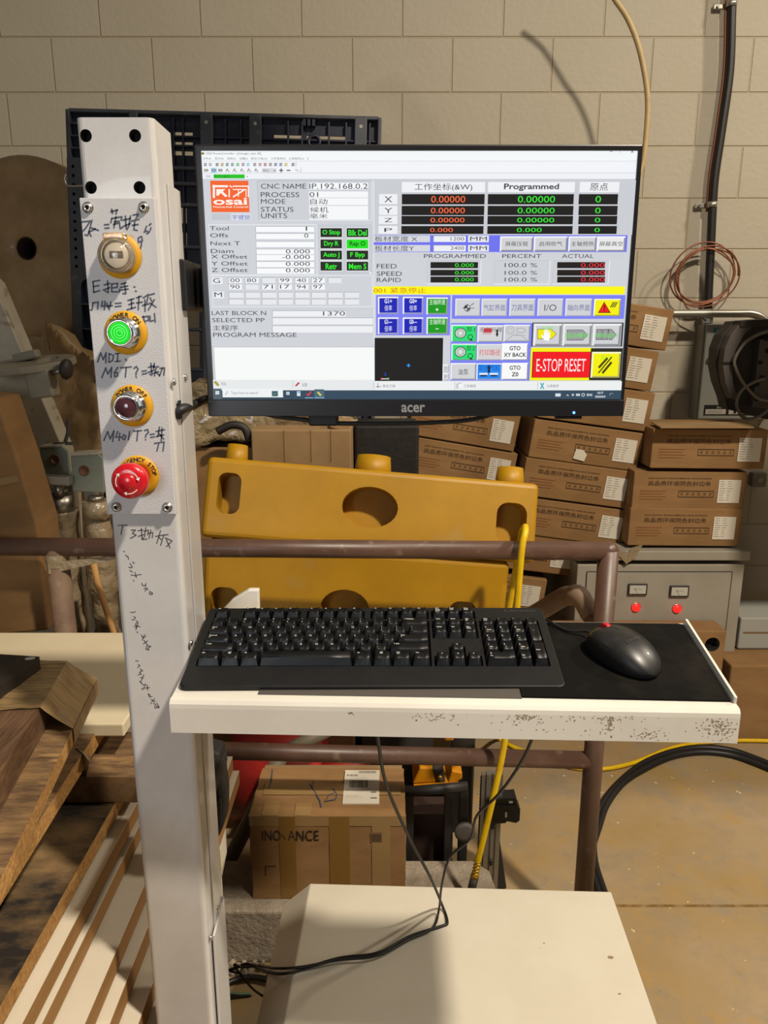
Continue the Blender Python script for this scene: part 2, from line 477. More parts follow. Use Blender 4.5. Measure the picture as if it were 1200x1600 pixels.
def wall_material():
    m = bpy.data.materials.new('painted_block'); m.use_nodes = True; MATS['painted_block'] = m
    nt = m.node_tree; N = nt.nodes; L = nt.links; b = N['Principled BSDF']
    g = N.new('ShaderNodeNewGeometry'); sp = N.new('ShaderNodeSeparateXYZ'); cb = N.new('ShaderNodeCombineXYZ')
    L.new(g.outputs['Position'], sp.inputs[0])
    ax = N.new('ShaderNodeMath'); ax.operation = 'ADD'; ax.inputs[1].default_value = 10 * .4064 - .4795 + .2032
    az = N.new('ShaderNodeMath'); az.operation = 'ADD'; az.inputs[1].default_value = 20 * .2032 - 2.688 + .2032 * 14
    L.new(sp.outputs['X'], ax.inputs[0]); L.new(sp.outputs['Z'], az.inputs[0])
    L.new(ax.outputs[0], cb.inputs[0]); L.new(az.outputs[0], cb.inputs[1])
    br = N.new('ShaderNodeTexBrick')
    br.inputs['Scale'].default_value = 1.0; br.inputs['Brick Width'].default_value = .4064; br.inputs['Row Height'].default_value = .2032
    br.inputs['Mortar Size'].default_value = .0045; br.inputs['Mortar Smooth'].default_value = .6; br.offset = 0.5
    L.new(cb.outputs[0], br.inputs['Vector'])
    no = N.new('ShaderNodeTexNoise'); no.inputs['Scale'].default_value = 3.5; no.inputs['Detail'].default_value = 8
    L.new(g.outputs['Position'], no.inputs['Vector'])
    mx = N.new('ShaderNodeMix'); mx.data_type = 'RGBA'
    mx.inputs[6].default_value = col('#aca493'); mx.inputs[7].default_value = col('#a29a88')
    L.new(no.outputs['Fac'], mx.inputs[0])
    m2 = N.new('ShaderNodeMix'); m2.data_type = 'RGBA'; m2.inputs[7].default_value = col('#a3967c')
    L.new(br.outputs['Fac'], m2.inputs[0]); L.new(mx.outputs[2], m2.inputs[6])
    L.new(m2.outputs[2], b.inputs['Base Color'])
    b.inputs['Roughness'].default_value = 0.6; b.inputs['Specular IOR Level'].default_value = 0.3
    n2 = N.new('ShaderNodeTexNoise'); n2.inputs['Scale'].default_value = 45; n2.inputs['Detail'].default_value = 5
    L.new(g.outputs['Position'], n2.inputs['Vector'])
    ma = N.new('ShaderNodeMath'); ma.operation = 'MULTIPLY_ADD'; ma.inputs[1].default_value = -1.0
    L.new(br.outputs['Fac'], ma.inputs[0])
    m3 = N.new('ShaderNodeMath'); m3.operation = 'MULTIPLY'; m3.inputs[1].default_value = 0.35
    L.new(n2.outputs['Fac'], m3.inputs[0]); L.new(m3.outputs[0], ma.inputs[2])
    bp = N.new('ShaderNodeBump'); bp.inputs['Strength'].default_value = .75; bp.inputs['Distance'].default_value = .006
    L.new(ma.outputs[0], bp.inputs['Height']); L.new(bp.outputs[0], b.inputs['Normal'])

def floor_material():
    m = bpy.data.materials.new('stained_concrete'); m.use_nodes = True; MATS['stained_concrete'] = m
    nt = m.node_tree; N = nt.nodes; L = nt.links; b = N['Principled BSDF']
    g = N.new('ShaderNodeNewGeometry')
    def noise(sc, det=8, rough=.6):
        n = N.new('ShaderNodeTexNoise'); n.inputs['Scale'].default_value = sc; n.inputs['Detail'].default_value = det
        n.inputs['Roughness'].default_value = rough; L.new(g.outputs['Position'], n.inputs['Vector']); return n.outputs['Fac']
    def ramp(f, a, c):
        r = N.new('ShaderNodeMapRange'); r.inputs[1].default_value = a; r.inputs[2].default_value = c; L.new(f, r.inputs[0]); return r.outputs[0]
    def mix(fac, A, Bc):
        x = N.new('ShaderNodeMix'); x.data_type = 'RGBA'
        if isinstance(A, str): x.inputs[6].default_value = col(A)
        else: L.new(A, x.inputs[6])
        x.inputs[7].default_value = col(Bc); L.new(fac, x.inputs[0]); return x.outputs[2]
    c = mix(ramp(noise(2.6), .38, .66), '#9a8668', '#937a4c')
    c = mix(ramp(noise(5.5, 10, .75), .48, .64), c, '#8a7c66')
    c = mix(ramp(noise(9.0, 10, .78), .54, .68), c, '#9f8049')
    c = mix(ramp(noise(30, 3), .705, .72), c, '#d2c6a6')
    c = mix(ramp(noise(14, 12, .85), .58, .70), c, '#6c5d47')
    # the saw-cut joint
    sp = N.new('ShaderNodeSeparateXYZ'); L.new(g.outputs['Position'], sp.inputs[0])
    jt = N.new('ShaderNodeMath'); jt.operation = 'SUBTRACT'; jt.inputs[1].default_value = 1.765; L.new(sp.outputs['Y'], jt.inputs[0])
    ab = N.new('ShaderNodeMath'); ab.operation = 'ABSOLUTE'; L.new(jt.outputs[0], ab.inputs[0])
    j = N.new('ShaderNodeMapRange'); j.inputs[1].default_value = .007; j.inputs[2].default_value = .003; L.new(ab.outputs[0], j.inputs[0])
    jj = N.new('ShaderNodeMath'); jj.operation = 'MULTIPLY'; L.new(j.outputs[0], jj.inputs[0]); L.new(ramp(noise(30, 4), .3, .55), jj.inputs[1])
    c = mix(jj.outputs[0], c, '#6d5226')
    L.new(c, b.inputs['Base Color'])
    b.inputs['Roughness'].default_value = .62; b.inputs['Specular IOR Level'].default_value = .35
    bp = N.new('ShaderNodeBump'); bp.inputs['Strength'].default_value = .2; bp.inputs['Distance'].default_value = .004
    L.new(noise(60, 6), bp.inputs['Height']); L.new(bp.outputs[0], b.inputs['Normal'])
wall_material(); floor_material()

# ------------------------------------------------------------------ the room
WALL = 3.42
b = MB(); b.box((0, 1.2, -.06), (8.4, 6.4, .12), 'stained_concrete')
tag(solo('floor', b, 'stained tan concrete floor with a saw cut joint', 'floor', kind='structure'), None, None)
b = MB(); b.box((0, WALL + .1, 2.1), (8.4, .2, 4.4), 'painted_block')
tag(solo('wall_back', b, 'cream painted concrete block wall behind everything', 'wall', kind='structure'), None, None)

# unseen slab and upright added overhead to shade the left rear of the room
b = MB(); b.box((-1.12, 1.00, 3.03), (3.2, 1.04, .34), 'box_grey', .01)
gt = thing('left_shade_blocker', 'grey overhead slab added out of view to shade the left rear corner', 'shade blocker', (-1.12, 1.00, 0)); part('beam', b, gt)
b = MB(); b.box((-2.55, 1.00, 1.43), (.24, .8, 2.86), 'box_grey', .01); part('upright', b, gt)
# ------------------------------------------------------------------ operator console: column, panel, buttons, shelf
X0, X1, YF, YB, ZT = -.3335, -.2495, .893, .969, 1.770
con = thing('operator_console', 'tall pale grey steel console column carrying push buttons and a white keyboard shelf', 'control console', ((X0 + X1) / 2, (YF + YB) / 2, 0))
def rrect(x0, y0, x1, y1, r, n=4):
    out = []
    for cx, cy, a in ((x1 - r, y1 - r, 0), (x0 + r, y1 - r, 90), (x0 + r, y0 + r, 180), (x1 - r, y0 + r, 270)):
        for k in range(n + 1):
            t = math.radians(a + 90 * k / n); out.append((cx + r * math.cos(t), cy + r * math.sin(t)))
    return out
FLAT = Frame((0, 0, 0), (1, 0, 0), (0, 1, 0))
b = MB()
b.prism(rrect(X0, YF, X1, YB, .007), FLAT, 0, ZT, 'column_paint')
inner = MB(); inner.prism(rrect(X0 + .004, YF + .004, X1 - .004, YB - .004, .004), FLAT, .3, ZT - .003, 'column_paint')
b.cut(inner)
for px, py in ((134, 212), (211, 212), (142, 293), (218, 293)):
    P = PY(px, py, YF); h = MB(); h.cyl((P.x, P.y - .02, P.z), (P.x, P.y + .012, P.z), .0066, 'black_hole', seg=20); b.cut(h)
part('column', b, con)
# black block standing in for the shade inside the column, behind the bolt holes
b = MB(); b.box(((X0 + X1) / 2, YF + .03, 1.72), (.06, .04, .09), 'black_hole'); part('shade_insert', b, con)
# rear cover channel with its seam, screws and the cable slot
b = MB()
b.box((X1 + .0012, .9555, 1.16), (.0024, .052, 1.10), 'column_paint', .0008)
b.box((X1 + .0012, .9555, .31), (.0024, .052, .58), 'column_paint', .0008)
cv = part('rear_cover', b, con)
for px, py in ((271, 597), (289, 590), (298, 1005), (340, 1420), (329, 1465)):
    o = Vector((X1 + .0024, 0, 0)); P = PP(px, py, o, Vector((1, 0, 0)))
    b = MB(); b.lathe([(.0042, 0), (.0042, .0014), (.0026, .0026), (0, .0028)], Frame(P, (0, 1, 0), (0, 0, 1)), 'screw_steel', 14); part('screw', b, cv)
b = MB(); P = PP(281, 640, (X1 + .0026, 0, 0), (1, 0, 0)); b.box(P, (.001, .012, .022), 'black_hole'); part('cable_slot', b, cv)
# gusset plate near the foot
b = MB(); a1 = PP(329, 1462, (X1, 0, 0), (1, 0, 0)); a2 = PP(342, 1408, (X1, 0, 0), (1, 0, 0))
fr = Frame((X1, 0, 0), (0, 1, 0), (0, 0, 1))
b.prism([(a1.y, 0.02), (a1.y, a1.z), (YB + .01, a2.z), (YB + .01, .02)], fr, .0025, .006, 'column_paint', .0008); part('gusset_plate', b, con)

# --- button panel
YP = .885
A1 = lambda x, y: (x / 3.75, y / 3.75 + 100)
A2 = lambda x, y: (x / 3.75, y / 3.75 + 450)
FRP = Frame((0, YP, 0), (1, 0, 0), (0, 0, 1))
def pp(q): P = PY(q[0], q[1], YP); return (P.x, P.z)
pl0 = PY(122, 309, YP); pl1 = PY(274.5, 804, YP)
b = MB(); b.fbox(FRP, pl0.x + .001, pl1.x, pl1.z, pl0.z, -.0078, 0, 'panel_paint', .001)
pan = part('control_panel', b, con, 'textured light grey button panel with blue handwriting')
for x, y in (A1(515, 842), A1(843, 840), A2(683, 1283), A2(980, 1285)):
    P = PY(x, y, YP); fr = Frame(P, (1, 0, 0), (0, 0, 1))
    b = MB(); b.lathe([(.0062, 0), (.0062, .0006), (.0052, .0008), (.0052, .0022), (.004, .0038), (.0022, .0040), (.0022, .002), (0, .002)], fr, 'screw_steel', 20)
    b.disc(fr, 0, 0, .0021, .0022, 'black_hole', 6); part('screw', b, pan)
def writing(name, F, strokes, wd, mat, f2, parent, label=None):
    b = MB()
    for s_ in strokes:
        pts = []
        for q in s_:
            px = F(*q); P = PY(px[0], px[1], f2.o.y); pts.append((P.x, P.z))
        b.stroke(f2, pts, wd, .0003, mat)
    return part(name, b, parent, label, norm=False)
S1 = [[(480,925),(530,920),(500,965),(485,980)],[(540,915),(515,1005),(498,1000)],[(535,960),(578,975)],[(520,985),(560,965)],[(525,990),(535,1010)],
 [(612,942),(638,940)],[(615,962),(640,960)],[(655,850),(660,875)],[(650,865),(690,855)],[(685,855),(680,880)],[(655,905),(650,930)],[(655,905),(715,895),(710,915)],
 [(670,925),(700,920)],[(680,895),(668,960)],[(665,940),(700,930),(705,965),(720,955)],[(735,890),(740,965)],[(720,915),(765,905)],[(725,950),(765,935)],
 [(765,890),(755,950),(745,970)],[(780,885),(810,880),(795,910)],[(770,920),(815,910)],[(790,925),(785,970),(805,975)],[(775,945),(810,940)],
 [(810,1020),(830,1010),(835,1035),(812,1045),(810,1020)],[(832,1035),(825,1080)],[(845,985),(855,980)],[(860,950),(850,975),(875,985),(860,995)],[(875,945),(885,935)],[(885,960),(880,975)],
 [(545,1275),(550,1340)],[(545,1275),(585,1268)],[(548,1305),(580,1298)],[(550,1338),(585,1328)],[(610,1295),(645,1285)],[(630,1270),(635,1340),(615,1330)],[(605,1325),(645,1310)],
 [(655,1290),(690,1285),(685,1310),(655,1312)],[(655,1290),(655,1335),(700,1335),(700,1320)],[(710,1290),(740,1280)],[(705,1310),(750,1300)],[(700,1325),(752,1318)],[(730,1285),(738,1345),(720,1345)],
 [(785,1305),(792,1307)],[(793,1330),(800,1332)],
 [(545,1400),(540,1440),(530,1442)],[(545,1400),(575,1395),(572,1435)],[(600,1390),(595,1420),(620,1415)],[(615,1390),(612,1440)],[(625,1400),(635,1430)],[(650,1395),(640,1440)],[(625,1420),(660,1415)],
 [(675,1403),(710,1400)],[(675,1422),(710,1418)],[(750,1385),(785,1375)],[(755,1410),(785,1400)],[(745,1440),(795,1425)],[(770,1380),(772,1435)],[(800,1370),(830,1360)],[(815,1360),(810,1440)],
 [(800,1400),(835,1395)],[(840,1370),(870,1350),(860,1400)],[(835,1415),(875,1405)],[(850,1380),(850,1450)],[(880,1370),(890,1390)],[(905,1380),(870,1440)],[(880,1400),(915,1425)],[(870,1355),(905,1345)]]
S2 = [[(840,165),(850,215)],[(835,170),(870,165),(870,190),(845,195)],[(880,165),(880,195),(900,190)],[(905,150),(910,200)],
 [(572,435),(590,380),(605,420),(622,378),(620,440)],[(640,385),(638,435)],[(640,385),(665,395),(660,425),(638,437)],[(675,385),(705,382)],[(690,385),(688,430)],[(675,432),(705,428)],[(735,418),(742,424)],
 [(597,525),(620,468),(632,505),(655,465),(650,525)],[(690,465),(670,495),(672,520),(690,515),(688,495),(672,500)],[(705,468),(770,462)],[(740,466),(735,522)],[(785,470),(800,460),(810,475),(798,495),(797,510)],[(797,520),(800,523)],
 [(832,488),(858,484)],[(834,505),(860,500)],[(870,465),(905,455)],[(885,440),(890,510),(878,505)],[(868,495),(905,480)],[(905,440),(900,470)],[(900,465),(930,460)],[(895,500),(930,490)],[(915,470),(905,515)],[(918,495),(935,512)],
 [(938,470),(965,468),(960,510)],[(952,470),(935,515)],
 [(608,895),(632,840),(645,885),(668,835),(660,900)],[(690,840),(678,875),(710,872)],[(702,850),(698,895)],[(725,860),(715,880),(728,890),(738,870),(725,860)],[(760,840),(752,890)],[(780,838),(830,835)],[(808,838),(802,895)],
 [(848,835),(865,828),(870,845),(855,862),(853,875)],[(852,888),(855,890)],[(880,858),(905,855)],[(882,875),(905,872)],[(915,840),(965,830)],[(935,815),(925,870)],[(930,850),(960,885)],[(915,870),(960,860)],[(950,820),(945,895)],
 [(905,910),(962,902),(955,955)],[(930,912),(920,955)]]
writing('hand_lettering', A1, S1, .0016, 'marker_ink', FRP, pan)
writing('hand_lettering', A2, S2, .0016, 'marker_ink', FRP, pan)
A5 = lambda x, y: (130 + x / 5, 800 + y / 5)
S3 = [[(270,105),(345,102)],[(310,105),(295,175)],[(375,140),(410,140),(385,165),(415,180),(370,205)],[(430,145),(470,140)],[(455,125),(460,210)],[(430,190),(475,175)],[(475,150),(510,140)],[(490,120),(480,190),(460,215),(500,210)],
 [(510,140),(505,180)],[(510,165),(545,160),(540,200)],[(530,140),(515,205)],[(565,190),(620,180)],[(605,145),(575,245)],[(590,195),(610,215)],[(625,180),(665,175)],[(630,180),(605,260)],[(640,200),(695,225),(650,270)],[(650,215),(680,280)]]
S4 = [[(458,555),(465,575),(490,570)],[(490,556),(488,585)],[(475,595),(510,605)],[(500,590),(482,620)],[(520,620),(540,630),(530,645),(515,635),(520,622)],[(542,630),(540,643)],
 [(365,400),(378,418),(385,432)],[(385,390),(402,400)],[(355,430),(380,435)],[(365,455),(385,468)],[(375,490),(420,500)],[(405,470),(415,510)],[(420,490),(455,488)],[(393,532),(398,540)],[(330,335),(350,350)],[(350,345),(355,370)],[(315,305),(325,310)],
 [(455,960),(470,985),(490,965)],[(480,955),(462,1000)],[(475,1000),(500,1035)],[(505,1005),(470,1030)],[(500,1040),(530,1050),(505,1060),(515,1078),(490,1070),(500,1040)],
 [(370,780),(385,785),(408,778)],[(395,815),(410,825),(400,840),(380,840)],[(415,850),(430,860),(408,875),(420,890),(400,892)],[(410,905),(425,890),(445,895)],[(430,870),(412,920)],[(420,935),(428,942)],
 [(410,1160),(432,1165)],[(430,1190),(445,1200),(425,1215)],[(445,1225),(465,1240),(440,1250),(455,1265),(430,1270)],[(450,1290),(465,1300),(475,1270)],[(470,1280),(450,1330)],[(440,1320),(470,1350),(490,1345),(470,1380)],[(480,1375),(520,1370)],[(500,1350),(505,1390)],[(458,1378),(468,1386)],
 [(510,1420),(525,1432)],[(508,1420),(520,1445),(540,1440)],[(530,1465),(565,1480)],[(560,1455),(525,1500)],[(550,1490),(580,1520),(590,1530)],[(575,1490),(595,1525),(560,1530),(560,1515)]]
FRC = Frame((0, YF, 0), (1, 0, 0), (0, 0, 1))
writing('hand_lettering', A5, S3, .0011, 'pen_ink', FRC, con)
writing('hand_lettering', A5, S4, .0009, 'pen_ink', FRC, con)

# --- the four controls
def legend(px, py, r, parent, txt=None, a0=0, a1=0):
    P = PY(px, py, YP); fr = Frame(P, (1, 0, 0), (0, 0, 1))
    b = MB(); b.lathe([(.012, .0003), (r, .0003), (r, .0014), (.012, .0016), (0.011, .0003)], fr, 'legend_yellow', 48)
    if txt: b.arc_text(txt, fr, 0, 0, r - .0044, .0050, a0, a1, .0018, 'legend_ink')
    part('legend_plate', b, parent)
    return fr
k1 = part('selector_switch', MB().lathe([(0, 0), (.0158, 0), (.0158, .006), (0, .006)], Frame(PY(188, 401, YP), (1, 0, 0), (0, 0, 1)), 'brushed_steel', 32), con, 'key selector under a clear flip cover on an amber ring')
fr = legend(187.5, 400, .0243, k1)
fk = Frame(fr(0, 0, 0), (1, 0, 0), (0, 0, 1))
b = MB(); b.lathe([(0, .006), (.0112, .006), (.0112, .013), (.0105, .0138), (0, .0138)], fk, 'key_white', 32)
b.fbox(fk, -.0062, .0072, -.0034, .0036, .0138, .0142, 'label_black', .0004)
b.fbox(fk, -.0050, .0060, .0004, .0014, .0142, .0144, 'paper_ink'); part('key_barrel', b, k1)
b = MB(); b.lathe([(.0185, .002), (.0190, .004), (.0190, .017), (.0172, .0195), (.0145, .0195), (.0145, .0205), (0, .0205), (0, .019), (.0160, .0185), (.0172, .016), (.0172, .002), (.0185, .002)], fk, 'clear_plastic', 40)
b.fbox(fk, -.0115, .0115, .0160, .0225, .004, .0185, 'clear_plastic', .0015); part('flip_cover', b, k1)
b = MB(); b.lathe([(.0148, .0075), (.0164, .0075), (.0164, .009), (.0148, .009), (.0148, .0075)], fk, 'chrome', 40); part('bezel', b, k1)

def button(px, py, lens, r=.0155, h=.024, parent_name='push_button', label=None, txt='', a0=140, a1=40, lit=False):
    P = PY(px, py, YP); fr = Frame(P, (1, 0, 0), (0, 0, 1))
    b = MB(); b.lathe([(0, 0), (r + .0015, 0), (r + .0015, .005), (r, .0055), (r, h - .002), (r - .0014, h), (r - .0032, h), (r - .0034, h - .002), (0, h - .002)], fr, 'chrome', 40)
    k = part(parent_name, b, con, label)
    legend(px, py, .0243, k, txt, a0, a1)
    b = MB()
    if lit:
        prof = [(r - .0034, h - .002)]
        for q in range(9):
            rr = (r - .0034) * (1 - q / 9); prof += [(rr, h - .0012), (rr - .0004, h - .0004)]
        prof.append((0, h - .0006))
        b.lathe(prof, fr, lens, 40)
        b.ring(fr, 0, 0, .0028, .0034, h - .0001, 'green_lens_ring'); b.ring(fr, 0, 0, .0056, .0062, h - .0001, 'green_lens_ring'); b.ring(fr, 0, 0, .0086, .0092, h - .0001, 'green_lens_ring')
    else:
        b.lathe([(r - .0034, h - .002), (r - .0042, h - .0008), (r * .55, h - .0008), (r * .52, h - .0004), (0, h - .0004)], fr, lens, 40)
    part('lens', b, k, 'glowing green lens' if lit else 'unlit dark red lens')
button(197.5, 520, 'green_lens', label='green lit push button marked POWER ON', txt='POWER ON', a0=138, a1=40, lit=True)
button(207, 634, 'dark_lens', label='unlit dark push button marked POWER OFF', txt='POWER OFF', a0=140, a1=36)
P = PY(217, 743, YP); fr = Frame(P, (1, 0, 0), (0, 0, 1))
b = MB(); b.lathe([(0, 0), (.0135, 0), (.0135, .016), (.011, .017), (.011, .022), (0, .022)], fr, 'stop_red', 32)
ks = part('emergency_stop', b, con, 'red mushroom emergency stop button')
legend(217, 743, .0243, ks, 'EMERGENCY STOP', 172, 6)
b = MB(); b.lathe([(0, .020), (.0150, .020), (.0196, .024), (.0206, .029), (.0206, .035), (.0190, .0385), (.0120, .0405), (.0095, .0400), (.0090, .0412), (.0080, .0422), (0, .0428)], fr, 'stop_red', 48)
part('mushroom_head', b, ks)
b = MB()
for a in (20, 140, 260):
    b.ring(fr, 0, 0, .0128, .0138, .0416, 'white_mark', a, a + 62, 14)
    t = math.radians(a - 12); e = math.radians(a + 2)
    b.face([fr(.0133 * math.cos(t), .0133 * math.sin(t), .0416), fr(.0108 * math.cos(e), .0108 * math.sin(e), .0418), fr(.0158 * math.cos(e), .0158 * math.sin(e), .0412)], 'white_mark')
part('turn_arrows', b, ks, norm=False)

# --- shelf
a_, t_ = math.radians(3.1), math.radians(8.0)
SO = Vector((-.2465, .800, 1.134))
sx = Vector((math.cos(a_), -math.sin(a_), .0103)); sy = Vector((math.sin(a_) * math.cos(t_), math.cos(a_) * math.cos(t_), math.sin(t_)))
SH = Frame(SO, sx, sy)
SW, SDP, LIP = .6415, .178, .041
b = MB()
b.fbox(SH, 0, SW, -.001, SDP, -.003, 0, 'shelf_paint', .0008)
up = Frame(SO, sx, (0, 0, 1))
# folded front lip with rounded nose
prof = [(-.0005, 0), (-.006, -.0012), (-.009, -.005), (-.0095, -.010), (-.0095, -LIP), (-.0070, -LIP), (-.0070, -.010), (-.004, -.004), (0, -.003)]
i = b.mi('shelf_paint'); fy = Vector((math.sin(a_), math.cos(a_), 0))
ring0 = [b.bm.verts.new(SO + fy * p + Vector((0, 0, q))) for p, q in prof]; ring1 = [b.bm.verts.new(SO + SH.ex * SW + fy * p + Vector((0, 0, q))) for p, q in prof]
for k in range(len(prof)):
    k2 = (k + 1) % len(prof); f = b.bm.faces.new([ring0[k], ring0[k2], ring1[k2], ring1[k]]); f.material_index = i; f.smooth = False
b.bm.faces.new(ring0).material_index = i; b.bm.faces.new(ring1[::-1]).material_index = i
# side and rear flanges below the tray
b.fbox(SH, 0, .003, 0, SDP, -.036, -.0005, 'shelf_paint', .0006)
b.fbox(SH, SW - .003, SW, 0, SDP, -.036, -.0005, 'shelf_paint', .0006)
shf = part('keyboard_shelf', b, con, 'white folded steel keyboard shelf with scuffed front lip')
b = MB(); b.fbox(SH, SW - .0035, SW, .004, SDP, 0, .0085, 'shelf_paint', .0006); part('raised_edge', b, shf)
b = MB(); b.fbox(SH, .0, SW, SDP - .004, SDP, -.03, .002, 'shelf_paint', .0006); part('rear_flange', b, shf)
# arm that ties the shelf back to the column
b = MB(); b.box((-.245, .955, 1.115), (.012, .06, .05), 'shelf_paint', .002); b.box((-.1, .955, 1.105), (.28, .03, .02), 'shelf_paint', .002); part('shelf_bracket', b, shf)
b = MB(); gq = [(PY(x, y, 1.02).x, PY(x, y, 1.02).z) for x, y in ((340, 962), (362, 938), (388, 922), (404, 922), (405, 962))]
b.prism(gq, Frame((0, 1.02, 0), (1, 0, 0), (0, 0, 1)), -.012, .0, 'shelf_paint', .002); b.box((-.19, .995, 1.140), (.05, .06, .014), 'shelf_paint', .001); part('support_tab', b, shf)
# scuff marks
b = MB(); random.seed(3)
ff = Frame(SO - fy * .0097, SH.ex, (0, 0, 1))
for cx, cz, sx_, sz_, n in ((.405, -.012, .018, .006, 90), (.49, -.012, .06, .004, 60), (.50, -.018, .006, .014, 60), (.62, -.022, .018, .012, 160), (.30, -.014, .03, .007, 60), (.545, -.033, .02, .006, 40), (.21, -.012, .004, .002, 15), (.47, -.026, .1, .008, 40)):
    for _ in range(n):
        u = random.gauss(cx, sx_ * .55); v = random.gauss(cz, sz_ * .6)
        if not (.002 < u < SW - .002 and -LIP + .002 < v < -.0105): continue
        r = random.uniform(.0003, .0008); b.disc(ff, u, v, r * random.uniform(1, 2.2), .0, 'scuff_dirt', 6, r)
part('scuff_marking', b, shf, norm=False)
# ------------------------------------------------------------------ monitor
MY = .985
mon = thing('monitor', 'black flat monitor showing a grey machine control screen, fixed beside the column', 'monitor', (.041, MY + .02, 1.4376))
mx0, mx1, mz0, mz1 = -.2285, .3115, 1.4376, 1.7635
FM = Frame((0, MY, 0), (1, 0, 0), (0, 0, 1))
d0 = PY(313.5, 235, MY); d1 = PY(967, 623.5, MY)
dx0, dx1, dz0, dz1 = d0.x, d1.x + .0015, d1.z, d0.z
b = MB()
b.fbox(FM, mx0, mx1, mz0, mz1, -.012, .0, 'bezel_black', .002)
hole = MB(); hole.fbox(FM, dx0, dx1, dz0, dz1, -.004, .01, 'bezel_black'); b.cut(hole)
b.fbox(FM, mx0 + .03, mx1 - .03, mz0 + .03, mz1 - .05, -.034, -.0115, 'bezel_black', .008)
part('housing', b, mon)
b = MB(); b.fbox(FM, mx0 + .0005, mx1 - .0005, mz0, dz0 - .001, .0, .0022, 'bezel_gloss', .0008)
lx0 = PY(627, 644, MY); lx1 = PY(664, 632, MY)
b.text('acer', FM, lx0.x, lx0.z, lx1.x, lx1.z, .0024, 'logo_grey', True)
chin = part('lower_bezel', b, mon, 'black lower bezel with a grey maker mark')
P = PY(896, 644.5, MY)
b = MB(); b.lathe([(.0016, .002), (.0016, .003), (0, .0035)], Frame(P, (1, 0, 0), (0, 0, 1)), 'led_blue', 12); part('power_light', b, chin, 'blue power light')
b = MB(); b.fbox(FM, PY(868, 650, MY).x, PY(910, 650, MY).x, mz0 - .004, mz0, -.008, -.001, 'bezel_black', .001); part('button_strip', b, mon)

DISP = MB(); wlay = [-.0032]
A = lambda x, y: (x / 3.3333 + 300, y / 3.3333 + 220)
B = lambda x, y: (x / 2.7273 + 570, y / 2.7273 + 220)
C2 = lambda x, y: (x / 2.7273 + 570, y / 2.7273 + 430)
D2 = lambda x, y: (x / 4 + 300, y / 4 + 440)
G = lambda x, y: (x / 4.615 + 600, y / 4.615 + 440)
H2 = lambda x, y: (x / 7.059 + 820, y / 7.059 + 480)
T2 = lambda x, y: (x / 4.8 + 310, y / 4.8 + 220)
ID = lambda x, y: (x, y)
def _w(): wlay[0] += 1.0e-5; return wlay[0]
def m2(F, x, y):
    q = F(x, y); P = PY(q[0], q[1], MY); return P.x, P.z
def R(F, x0, y0, x1, y1, c):
    a = m2(F, x0, y0); e = m2(F, x1, y1)
    DISP.rect(FM, max(a[0], dx0), max(e[1], dz0), min(e[0], dx1), min(a[1], dz1), _w(), E(c))
def T(F, s_, x0, y0, x1, y1, c, bold=False):
    a = m2(F, x0, y0); e = m2(F, x1, y1)
    DISP.text(s_, FM, a[0], e[1], e[0], a[1], _w(), E(c), bold)
def PG(F, pts, c):
    w_ = _w(); DISP.face([FM(*m2(F, *p), w_) for p in pts], E(c))
def LN(F, pts, wd, c):
    w_ = _w(); DISP.stroke(FM, [m2(F, *p) for p in pts], wd * .00078, w_, E(c))
def OV(F, x, y, rx, ry, c, r0=None):
    a = m2(F, x, y); e = m2(F, x + rx, y + ry); w_ = _w()
    if r0 is None: DISP.disc(FM, a[0], a[1], e[0] - a[0], w_, E(c), 24, a[1] - e[1])
    else: DISP.ring(FM, a[0], a[1], (e[0] - a[0]) * r0, e[0] - a[0], w_, E(c))
def FLD(F, x0, y0, x1, y1, c='#f6f8fa'):
    R(F, x0, y0, x1, y1, '#9a9ca2'); k = 2.2 if F in (A, B, C2, D2) else 1.5
    R(F, x0 + k, y0 + k, x1, y1, c)
def BTN(F, x0, y0, x1, y1, c, k=5, hi='#f6f6f6', lo='#8e8f94'):
    R(F, x0, y0, x1, y1, hi); R(F, x0 + k, y0 + k, x1, y1, lo); R(F, x0 + k, y0 + k, x1 - k, y1 - k, c)

INK, BG = '#3a3c44', '#cfd2d8'
R(ID, 300, 225, 1010, 640, BG)
# title, menus and tool rows
R(ID, 300, 225, 1010, 251, '#f3f7f8'); R(ID, 300, 251, 1010, 269.5, '#f1f3f7'); R(ID, 300, 269.5, 1010, 279.5, '#eef0f5')
R(ID, 300, 250.6, 1010, 251.2, '#c9ccd6'); R(ID, 300, 269, 1010, 269.7, '#c9ccd6'); R(ID, 300, 279, 1010, 279.8, '#b9bcc6')
PG(T2, [(14, 92), (24, 80), (38, 84), (42, 94), (30, 102)], '#8a8344')
T(T2, 'OSAI ProcessController - [chinaugen_main_00]', 52, 82, 466, 104, '#5b5f68')
for s_, x0, x1 in (('文件(F)', 28, 92), ('显示(D)', 118, 186), ('选择(S)', 211, 278), ('设置(I)', 303, 366), ('原点/刀具(O)', 390, 514), ('工件程序(P)', 540, 652), ('公用程序(U)', 676, 790), ('I', 817, 821)):
    T(T2, s_, x0, 120, x1, 141, '#585b63')
for x, c in ((48, '#7b7d84'), (85, '#9aa0aa'), (137, '#5b6a55'), (175, '#b49a3a'), (213, '#4f8a70'), (252, '#7a7c84'), (292, '#49b96a'), (332, '#9a7a78'), (370, '#7fc8e0'), (420, '#7a7c84'), (460, '#a88a80'), (499, '#b0606a'), (538, '#7a7c84'), (577, '#6a6c74'), (616, '#5a7aa0'), (655, '#c8b83a'), (708, '#6a6c60')):
    R(T2, x - 11, 163, x + 11, 186, c); R(T2, x - 6, 168, x + 8, 181, '#e2e6ea'); LN(T2, [(x - 8, 184), (x + 8, 166)], 1.0, c)
